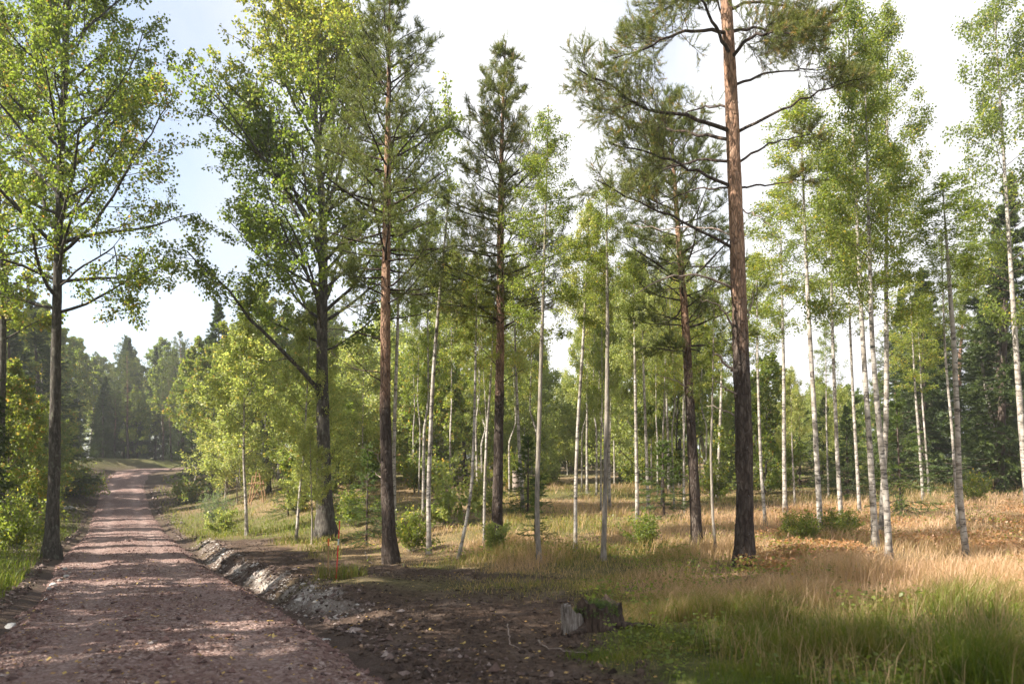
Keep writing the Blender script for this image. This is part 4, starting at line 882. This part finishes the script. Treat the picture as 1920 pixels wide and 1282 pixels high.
# the tuft with the marker sticks
g0 = gp(640, 1085); n = 420; a = rg.random(n) * 6.28; r_ = .32 * np.sqrt(rg.random(n)); x = g0[0] + r_ * np.cos(a) * 1.4; y = g0[1] + r_ * np.sin(a)
tuft = grass_obj('grass_tuft', rg, x, y, rg.uniform(.12, .38, n), rg.uniform(.005, .01, n), np.clip(rg.normal(.38, .14, n), 0, 1), 'light green grass tuft round the feet of the two marker sticks', .9)
# rusty bracken and low leafy plants
def leaf_scatter(name, rng, x, y, hmax, size, mat, label, base, amp, cat):
    n = len(x); z = ground(x, y) + rng.random(n) * hmax; p = np.stack([x, y, z], 1); a = unit(rng.normal(0, 1, (n, 3)) * [1, 1, .45]); b = unit(np.cross(a, rng.normal(0, .35, (n, 3)) + [0, 0, 1])); s = size * rng.uniform(.6, 1.3, (n, 1))
    V = np.stack([p, p + a * s * .45 + b * s * .36, p + a * s, p + a * s * .45 - b * s * .36], 1).reshape(-1, 3)
    return tag(obj(name, mesh(name, [(V, np.arange(len(V)).reshape(-1, 4), np.repeat(np.clip(base + rng.normal(0, amp, n), 0, 1), 4))], mat)), label, cat, kind='stuff')
x, y = wedge(rg, 60000, 11.6, 26, 1380, 2000); k = (fbm(x * .55, y * .9, 83, 3) + .16 * (rg.random(len(x)) - .5) > .545); x = x[k]; y = y[k]
leaf_scatter('bracken', rg, x, y, .22, .06, M['bracken'], 'rust-coloured bracken patches in the tan grass', .72, .2, 'bracken')
x, y = wedge(rg, 80000, 7, 45, 0, 2000); u_ = lat(x, y); k = (fbm(x * .8, y * .8, 85, 3) > .55) & (np.abs(u_) > 2.4) & (soil_mask(x, y) < .3); x = x[k]; y = y[k]
leaf_scatter('undergrowth', rg, x, y, .25, .055, M['birch_leaf'], 'low green leafy plants among the grass', .42, .2, 'undergrowth')
x, y = wedge(rg, 16000, 4.4, 11, 1000, 2100); k = (fbm(x * 1.7, y * 1.7, 95, 3) + .3 * (rg.random(len(x)) - .5) > .56) & (soil_mask(x, y) < .3); x = x[k]; y = y[k]
leaf_scatter('broadleaf_weeds', rg, x, y, .16, .045, M['birch_leaf'], 'low broad-leaved weeds in the near grass', .3, .22, 'weeds')
# stones of the road surface
def lumps(rng, x, y, z, s, flat=.7):
    n = len(x); o = np.array([[1, 0, 0], [-1, 0, 0], [0, 1, 0], [0, -1, 0], [0, 0, 1], [0, 0, -1]], float); f = np.array([[0, 2, 4], [2, 1, 4], [1, 3, 4], [3, 0, 4], [2, 0, 5], [1, 2, 5], [3, 1, 5], [0, 3, 5]])
    a = rng.random(n) * 6.28; c, s_ = np.cos(a), np.sin(a); V = o[None] * rng.uniform(.55, 1.25, (n, 6, 1)) * (s[:, None, None] * np.stack([rng.uniform(.7, 1.4, n), rng.uniform(.7, 1.2, n), np.full(n, flat)], 1)[:, None]) + rng.normal(0, .16, (n, 6, 3)) * s[:, None, None]
    V = np.stack([V[..., 0] * c[:, None] - V[..., 1] * s_[:, None], V[..., 0] * s_[:, None] + V[..., 1] * c[:, None], V[..., 2]], -1) + np.stack([x, y, z], 1)[:, None]
    F = (np.arange(n)[:, None, None] * 6 + f[None]).reshape(-1, 3); return V.reshape(-1, 3), F
def stone_mat(name, stops):
    m = Mat(name); c = m.ramp(m.attr('tint'), stops); c = m.mix(.5, c, m.mix(1.0, c, m.ramp(m.noise(m.coord(), 60, 4), [(.3, .45), (.7, 1.4)]), 'MULTIPLY')); return m.principled(c, .85, m.noise(m.coord(), 90, 4), .5, .01, .25)
M['gravel'] = stone_mat('gravel', [(0, (.055, .034, .03)), (.45, (.15, .09, .077)), (.8, (.23, .155, .135)), (1, (.4, .34, .31))])
M['clod'] = stone_mat('clod', [(0, (.022, .014, .01)), (.6, (.075, .05, .036)), (1, (.13, .09, .065))])
M['pale_stone'] = stone_mat('pale_stone', [(0, (.2, .19, .18)), (.5, (.36, .34, .32)), (1, (.5, .48, .46))])
n = 30000; y = 4.0 * (45 / 4.0) ** (rg.random(n) ** 1.1); u_ = rg.uniform(-1.95, 1.95, n); edge = np.abs(u_) > 1.25; k = rg.random(n) < np.where(edge, 1.0, .6 - .45 * np.exp(-((np.abs(u_) - .75) / .25) ** 2)); y = y[k]; u_ = u_[k]; x = roadx(y) + u_ / .9
s = np.exp(rg.normal(np.log(.0105), .62, len(x))) * np.where(np.abs(u_) > 1.3, 1.5, 1.0); s = np.minimum(s, .05)
V, F = lumps(rg, x, y, road_top(u_, y, x) + s * .15, s)
tag(obj('gravel', mesh('gravel', [(V, F, np.repeat(np.clip(rg.normal(.45, .2, len(x)), 0, 1), 6))], M['gravel'])), 'loose reddish gravel stones on the road', 'gravel', kind='stuff')
n = 42000; x, y = wedge(rg, n, 3.8, 25, 250, 1300); u_ = lat(x, y); k = (u_ > np.where(y < 9.5, 1.62, 1.9)) & (soil_mask(x, y) > .5) & (clay_mask(x, y) < .3) & (rg.random(n) < .3 + 1.0 * ss(.4, .65, fbm(x * 1.4, y * 1.4, 87, 3))); x = x[k]; y = y[k]; s = np.minimum(np.exp(rg.normal(np.log(.013), .55, len(x))), .05)
V, F = lumps(rg, x, y, ground(x, y) + s * .2, s); tag(obj('soil_clods', mesh('soil_clods', [(V, F, np.repeat(np.clip(rg.normal(.5, .22, len(x)), 0, 1), 6))], M['clod'])), 'dark crumbly soil clods on the dug-over ground', 'soil', kind='stuff')
x, y = wedge(rg, 1500, 4.2, 22, 0, 1250); u_ = lat(x, y); on = np.abs(u_) < 1.8; n = len(x); z = np.where(on, road_top(u_, y, x), ground(x, y)) + .025; a = rg.random(n) * 6.28; s = rg.uniform(.025, .055, (n, 1))
p = np.stack([x, y, z], 1); A_ = np.stack([np.cos(a), np.sin(a), rg.normal(0, .25, n)], 1); B_ = np.stack([-np.sin(a), np.cos(a), rg.normal(0, .25, n)], 1); V = np.stack([p, p + A_ * s * .5 + B_ * s * .35, p + A_ * s, p + A_ * s * .5 - B_ * s * .35], 1).reshape(-1, 3)
tag(obj('fallen_leaves', mesh('fallen_leaves', [(V, np.arange(4 * n).reshape(-1, 4), np.repeat(rg.random(n), 4))], M['litter'])), 'small yellow leaves fallen on road and soil', 'leaves', kind='stuff')

n = 11000; y = 4.0 * (60 / 4.0) ** rg.random(n); u_ = np.where(rg.random(n) < .5, -1, 1) * (1.75 + .9 * rg.random(n) ** 1.6); x = roadx(y) + u_ / .9
s = np.minimum(np.exp(rg.normal(np.log(.016), .6, n)), .08) * (.8 + y / 60); V, F = lumps(rg, x, y, ground(x, y) + s * .15, s, .65)
tag(obj('shoulder_stones', mesh('shoulder_stones', [(V, F, np.repeat(np.clip(rg.normal(.38, .25, n), 0, 1), 6))], stone_mat('shoulder_stone', [(0, (.03, .02, .016)), (.5, (.12, .08, .066)), (1, (.36, .3, .27))]))), 'rubble and soil lumps along both shoulders of the road', 'rubble', kind='stuff')
n = 2400; y = rg.uniform(9.5, 26, n); u_ = rg.uniform(1.85, 2.4, n); x = roadx(y) + u_ / .9; k = rg.random(n) < .25 + .75 * ss(.35, .6, fbm(x * 1.3, y * 1.3, 93, 3)); x, y = x[k], y[k]
s = np.minimum(np.exp(rg.normal(np.log(.017), .6, len(x))), .09); V, F = lumps(rg, x, y, ground(x, y) + s * .1, s, .6)
tag(obj('bank_stones', mesh('bank_stones', [(V, F, np.repeat(np.clip(rg.normal(.6, .22, len(x)), 0, 1), 6))], stone_mat('bank_stone', [(0, (.12, .1, .08)), (.5, (.2, .165, .14)), (1, (.5, .47, .44))]))), 'broken grey stones and clay lumps on the ditch bank', 'stones', kind='stuff')
# ------------------------------------------------------------------ rocks, stump, sticks, stakes, trestle
def split_wood():
    m = Mat('split_wood'); v = m.coord((5, 5, .7)); n = m.noise(v, 9, 6, .65, .4)
    c = m.ramp(n, [(.32, (.07, .055, .045)), (.5, (.2, .17, .145)), (.7, (.38, .345, .31))]); d = m.n('ShaderNodeMapRange', {'Value': m.noise(m.coord(), 7, 4), 1: .52, 2: .66}).outputs[0]
    return m.principled(m.mix(m.math('MULTIPLY', d, .7), c, (.05, .035, .025)), .9, n, .9, .03, .2)
M['split_wood'] = split_wood()
M['boulder'] = stone_mat('boulder', [(0, (.09, .08, .07)), (.5, (.2, .185, .165)), (1, (.34, .32, .3))])
def rock_mesh(seed, size, flat=1.0, n=26, m=17, planes=16, clo=.5, chi=.82):
    rng = np.random.default_rng(seed); th = np.linspace(0, pi, m)[1:-1]; ph = np.arange(n) * 2 * pi / n
    d = np.array([(sin(t) * cos(p), sin(t) * sin(p), cos(t)) for t in th for p in ph] + [(0, 0, 1), (0, 0, -1)])
    r = np.ones(len(d))
    for i in range(planes):
        nv = unit(rng.normal(0, 1, 3)); c = rng.uniform(clo, chi); q = d @ nv; r = np.where(q > 1e-3, np.minimum(r, c / np.maximum(q, 1e-3)), r)
    V = d * r[:, None] * np.asarray(size) * (1 + rng.normal(0, .012, (len(d), 1))); V[:, 2] *= flat
    F = [(i * n + j, i * n + (j + 1) % n, (i + 1) * n + (j + 1) % n, (i + 1) * n + j) for i in range(m - 3) for j in range(n)]
    T = [(len(d) - 2, (j + 1) % n, j) for j in range(n)] + [(len(d) - 1, (m - 3) * n + j, (m - 3) * n + (j + 1) % n) for j in range(n)]
    return V, np.array(F)[:, ::-1], np.array(T)
def rock(px_, py_, size, label, seed, tint=.5, lift=.3, rz=0.0, group=None, tilt=(0, 0), mat='pale_stone', **kw):
    g = gp(px_, py_); u = float(lat(g[0], g[1]))
    if abs(u) < 1.9: g[2] = float(road_top(u, g[1], g[0]))
    V, F, T = rock_mesh(seed, size, **kw)
    k = len(V); me = mesh('rock', [(V, F, tint), (V, T, tint)], M[mat])
    o = obj('rock', me, None, (g[0], g[1], g[2] + size[2] * lift), (tilt[0], tilt[1], rz)); return tag(o, label, 'rock', group)
rock(612, 1203, (.13, .06, .03), 'flat pale stone slab lying on the edge of the road', 401, .6, .5, -.35)
def split_stump():
    g = gp(1077, 1182); rng = np.random.default_rng(402); S = 22; K = 12; a = np.arange(S) * 2 * pi / S; t = np.linspace(0, 1, K)
    top = .3 - .07 * np.cos(a) - .03 * np.sin(a) + rng.normal(0, .022, S)
    R_ = (.105 + .05 * np.exp(-t * 5))[:, None] * (1 + .1 * np.sin(a * 3 + .6) + .07 * rng.normal(0, 1, S))[None] * (1 + .02 * rng.normal(0, 1, (K, S)))
    V = np.stack([R_ * np.cos(a), R_ * np.sin(a) * .8, t[:, None] * top[None] - .05], -1).reshape(-1, 3); V[:, 0] += -.03 * V[:, 2] / .3
    I = np.arange(K * S).reshape(K, S); J = np.roll(I, -1, 1); F = np.stack([I[:-1], J[:-1], J[1:], I[1:]], -1).reshape(-1, 4)
    r = thing('tree_stump', g, 'small upright grey stump with a jagged broken top at the edge of the soil', 'stump')
    obj('trunk', mesh('trunk', [(V, F, .5)], M['split_wood'], False), r)
    C = np.vstack([V[-S:], V[-S:] * [.5, .5, 1] + np.stack([np.zeros(S), np.zeros(S), rng.normal(-.02, .02, S)], 1), [[-.02, 0, top.mean() - .1]]]); k = np.arange(S); n_ = (k + 1) % S
    obj('broken_top', mesh('broken_top', [(C, np.stack([k, n_, S + n_, S + k], 1), .5), (C, np.stack([S + k, S + n_, np.full(S, 2 * S)], 1), .5)], M['split_wood'], False), r)
rock(20, 1178, (.09, .07, .06), 'white stone at the road edge in the lower corner', 403, .95, .4)
ROCKS = 'pale stones along the grassy road edge'
for i, (a, b, s_, l) in enumerate([(100, 1108, .07, 'largest pale stone of the row at the grassy road edge'), (112, 1102, .05, 'pale stone just beyond the largest one of the row'), (124, 1095, .055, 'pale stone in the middle of the row at the road edge'), (92, 1116, .045, 'pale stone just before the largest one of the row'), (121, 1080, .06, 'standing pale stone on the verge above the row of stones'), (88, 1140, .04, 'small pale stone on the near end of the row')]):
    rock(a, b, (s_ * 1.2, s_, s_ * .8), l, 410 + i, .65, .35, i * .7, ROCKS)
rock(130, 955, (.5, .35, .22), 'grey boulder on the bank behind the verge aspen', 421, .55, .2, .4)
rock(75, 950, (.4, .3, .18), 'low grey boulder in the grass left of the verge aspen', 422, .5, .2, .9)
# dark earthy stump
def stump():
    g = gp(1118, 1178); rng = np.random.default_rng(430)
    r = thing('tree_stump', g, 'dark rotting stump with mossy top beside the jagged grey stump', 'stump')
    m = Mat('rotten_wood'); c = m.ramp(m.noise(m.coord((6, 6, 1)), 5, 5), [(.3, (.016, .011, .008)), (.5, (.058, .039, .028)), (.7, (.13, .092, .068))]); rot = m.principled(c, .95, m.noise(m.coord((6, 6, 1)), 9, 5), .9, .03)
    K, S = 10, 28; t = np.linspace(0, 1, K); a = np.arange(S) * 2 * pi / S
    R = .2 * (1 + .55 * np.exp(-t * 4))[:, None] * (1 + .16 * np.sin(a * 5 + 1)[None] * np.exp(-t * 2)[:, None] + .09 * rng.normal(0, 1, (1, S)) + .03 * rng.normal(0, 1, (K, S)))
    top = .34 + .05 * np.sin(a * 2) + rng.normal(0, .025, S); Z_ = t[:, None] * top[None] - .06
    V = np.stack([R * np.cos(a), R * np.sin(a) * .85, Z_], -1).reshape(-1, 3); I = np.arange(K * S).reshape(K, S); J = np.roll(I, -1, 1); F = np.stack([I[:-1], J[:-1], J[1:], I[1:]], -1).reshape(-1, 4)
    obj('trunk', mesh('trunk', [(V, F, .5), (np.vstack([V[-S:], [[0, 0, .24]]]), np.array([(j, (j + 1) % S, S) for j in range(S)]), .5)], rot, True), r)
    P = [];
    for k in range(6):
        az = k * 1.05 + rng.normal(0, .2); d = np.array([[cos(az), sin(az), -.15]]); q = grow(rng, np.array([[cos(az) * .2, sin(az) * .17, .07]]), d, np.array([rng.uniform(.25, .5)]), 7, -.05, .12)
        obj('root', mesh('root', [(*tubes(q, (.055 * np.linspace(1, .3, 7))[None], 8), .5)], rot, True), r)
    n = 500; a = rng.random(n) * 6.28; rr = .24 * np.sqrt(rng.random(n)); p = np.stack([rr * np.cos(a), rr * np.sin(a) * .85, .28 + rng.normal(0, .02, n) - .25 * (rr / .24) ** 4 * .4], 1)
    nd = needles(rng, p, np.tile([[0, 0, 1.]], (n, 1)), 4, .035, .007, .01, .45, .2, 1.2); obj('moss', mesh('moss', [nd], M['young_spruce']), r)
stump(); split_stump()
M['red_paint'] = Mat('red_paint').principled((.55, .035, .03), .5); M['pale_band'] = Mat('pale_band').principled((.45, .5, .48), .6); M['orange_paint'] = Mat('orange_paint').principled((.6, .14, .03), .55)
def wood(name, a, b):
    m = Mat(name); c = m.ramp(m.noise(m.coord((14, 14, 1.2)), 3, 5), [(.3, a), (.7, b)]); return m.principled(c, .8, m.noise(m.coord((20, 20, 1)), 3, 4), .4, .01)
M['stake_wood'] = wood('stake_wood', (.22, .13, .06), (.42, .27, .14)); M['trestle_wood'] = wood('trestle_wood', (.2, .11, .055), (.4, .24, .13)); M['grey_wood'] = wood('grey_wood', (.16, .12, .1), (.34, .28, .24))
def rod(a, b, r0, r1, S=8, K=5, jit=0.0, rng=None):
    t = np.linspace(0, 1, K)[:, None]; P = np.asarray(a) * (1 - t) + np.asarray(b) * t
    if jit: P[1:-1] += rng.normal(0, jit, (K - 2, 3))
    V, F = tubes(P[None], np.linspace(r0, r1, K)[None], S)
    n = len(V); return [(V, F, .5), (V[:S], np.array([list(range(S))]), .5), (V[-S:], np.array([list(range(S))[::-1]]), .5)]
g = gp(630, 1086); D = g[1]; tp = W(637, 976, D) - g
rs = thing('marker_stick', g, 'thin red plastic marker stick with a pale band, leaning slightly', 'stick')
tp[0] -= 0; o_ = obj('pole', mesh('pole', rod((0, 0, -.05), tp * .58, .011, .01), M['red_paint'], True), rs); obj('band', mesh('band', rod(tp * .58, tp * .69, .0115, .0115), M['pale_band'], True), rs); obj('tip', mesh('tip', rod(tp * .69, tp, .01, .009), M['red_paint'], True), rs)
g = gp(615, 1086); D = g[1]; tp = W(616, 1009, D) - g
ws = thing('marker_stick', g, 'slim wooden marker stick with an orange tip, upright', 'stick')
obj('pole', mesh('pole', rod((0, 0, -.05), tp * .82, .014, .013, 4), M['stake_wood']), ws); obj('tip', mesh('tip', rod(tp * .82, tp, .0142, .0142, 4), M['orange_paint']), ws)
g = gp(31, 1010); tp = np.array([0, 0, .42]); es = thing('marker_stick', g, 'short orange-topped marker stick in the verge at the picture edge', 'stick')
obj('pole', mesh('pole', rod((0, 0, -.05), tp * .6, .014, .014, 4), M['stake_wood']), es); obj('tip', mesh('tip', rod(tp * .6, tp, .0145, .0145, 4), M['orange_paint']), es)
def trestle():
    g = gp(484, 948); D = g[1]; q = lambda a, b, dd=0: W(a, b, D + dd) - g; rng = np.random.default_rng(440)
    r = thing('wooden_trestle', g, 'weathered wooden trestle of crossed poles behind the yellow birch', 'trestle')
    for a, b in [((470, 946, 0), (481, 884, 0)), ((494, 942, 0), (486, 886, 0)), ((466, 944, .9), (474, 892, .9)), ((499, 946, .9), (493, 900, .9))]: obj('post', mesh('post', rod(q(*a), q(*b), .032, .028, 7, 6, .006, rng), M['trestle_wood'], True), r)
    for a, b in [((470, 942, -.04), (490, 905, -.04)), ((491, 940, .04), (474, 906, .04)), ((466, 922, .05), (480, 902, .05))]: obj('brace', mesh('brace', rod(q(*a), q(*b), .022, .02, 7, 6, .005, rng), M['trestle_wood'], True), r)
    for a, b in [((464, 907, -.05), (486, 903, -.05)), ((474, 893, 0), (490, 893, 0)), ((466, 907, .85), (496, 906, .85)), ((473, 906, -.05), (471, 909, .9)), ((488, 905, -.05), (495, 908, .9))]: obj('rail', mesh('rail', rod(q(*a), q(*b), .022, .02, 7, 6, .005, rng), M['trestle_wood'], True), r)
trestle()
g = gp(968, 925); D = g[1]; s = D / FPX; rng = np.random.default_rng(450)
V, F, t = trunk_tube(rng, [(0, 0, -.1), (0, 0, 40 * s)], [7.5 * s, 7 * s], 14, .06, .2, .1); top = V[-14:] + np.stack([np.zeros(14), np.zeros(14), rng.uniform(-.06, .14, 14)], 1); V[-14:] = top
bs = thing('broken_stump', g, 'short pale broken tree stump beside the far birch behind the straight pine', 'stump'); obj('trunk', mesh('trunk', [(V, F, t), (np.vstack([top, [top.mean(0) - [0, 0, .1]]]), np.array([(j, (j + 1) % 14, 14) for j in range(14)]), .5)], M['grey_wood'], True), bs)
def fallen(pts, r, label, cat='twig', mat='dead_wood', name='fallen_twig'):
    q = np.array([gp(a, b) + [0, 0, r + h] for a, b, h in pts]); seg = np.linspace(0, 1, len(q)); tt = np.linspace(0, 1, 14); P = np.stack([np.interp(tt, seg, q[:, i]) for i in range(3)], 1); P[1:-1] += np.random.default_rng(int(pts[0][0])).normal(0, .008, (12, 3))
    c = P[0].copy(); tag(obj(name, mesh(name, [(*tubes((P - c)[None], (r * np.linspace(1, .5, 14))[None], 6), .5)], M[mat], True), None, c), label, cat)
fallen([(1010, 1195, .02), (1030, 1208, .03), (1060, 1212, .02), (1100, 1222, .03)], .008, 'pale dry twig lying on the soil in front of the stump')
fallen([(952, 1185, .12), (956, 1200, .02), (975, 1212, .02)], .007, 'crooked pale twig sticking up from the dark soil')
fallen([(685, 1040, .08), (690, 1052, .02), (700, 1060, .02)], .012, 'small pale chip of wood left of the reddish-stemmed pine foot', 'wood chip', name='wood_chip')
ORD = ['first', 'second', 'third', 'fourth', 'fifth', 'sixth', 'seventh', 'eighth', 'ninth', 'tenth', 'eleventh', 'twelfth', 'thirteenth', 'fourteenth', 'fifteenth', 'sixteenth', 'seventeenth', 'eighteenth', 'nineteenth', 'twentieth'] + ['twenty-' + w for w in ('first', 'second', 'third', 'fourth', 'fifth', 'sixth', 'seventh', 'eighth', 'ninth')]
byl = {}
for o in bpy.data.objects:
    if o.parent is None and 'label' in o and o.get('group') not in (None, 'trees shading the road'): byl.setdefault(o['label'], []).append(o)
for lb, os_ in byl.items():
    if 1 < len(os_) <= len(ORD):
        for i, o in enumerate(sorted(os_, key=lambda o: o.location.x / o.location.y)): o['label'] = f'{lb}, {ORD[i]} from the left'
# veil box round camera and scene, added to lift shadows like lens glow
hz = Mat('glow_veil_mat'); vol = hz.n('ShaderNodeVolumePrincipled', {'Color': (.97, .98, 1, 1), 'Density': .0009, 'Anisotropy': .35}); hz.t.links.new(vol.outputs[0], hz.out.inputs['Volume'])
c8 = np.array([(a, b, c) for c in (-4.0, 19.0) for b in (-30.0, 180.0) for a in (-120.0, 120.0)]); f6 = np.array([(0, 2, 3, 1), (4, 5, 7, 6), (0, 1, 5, 4), (2, 6, 7, 3), (0, 4, 6, 2), (1, 3, 7, 5)])
tag(obj('glow_veil', mesh('glow_veil', [(c8, f6)], hz.m)), 'faint pale veil added to lift shadows like lens glow', 'glow_veil', kind='stuff')
print('objects', len(bpy.data.objects), 'tris', sum(len(m.loops) - 2 * len(m.polygons) for m in bpy.data.meshes))
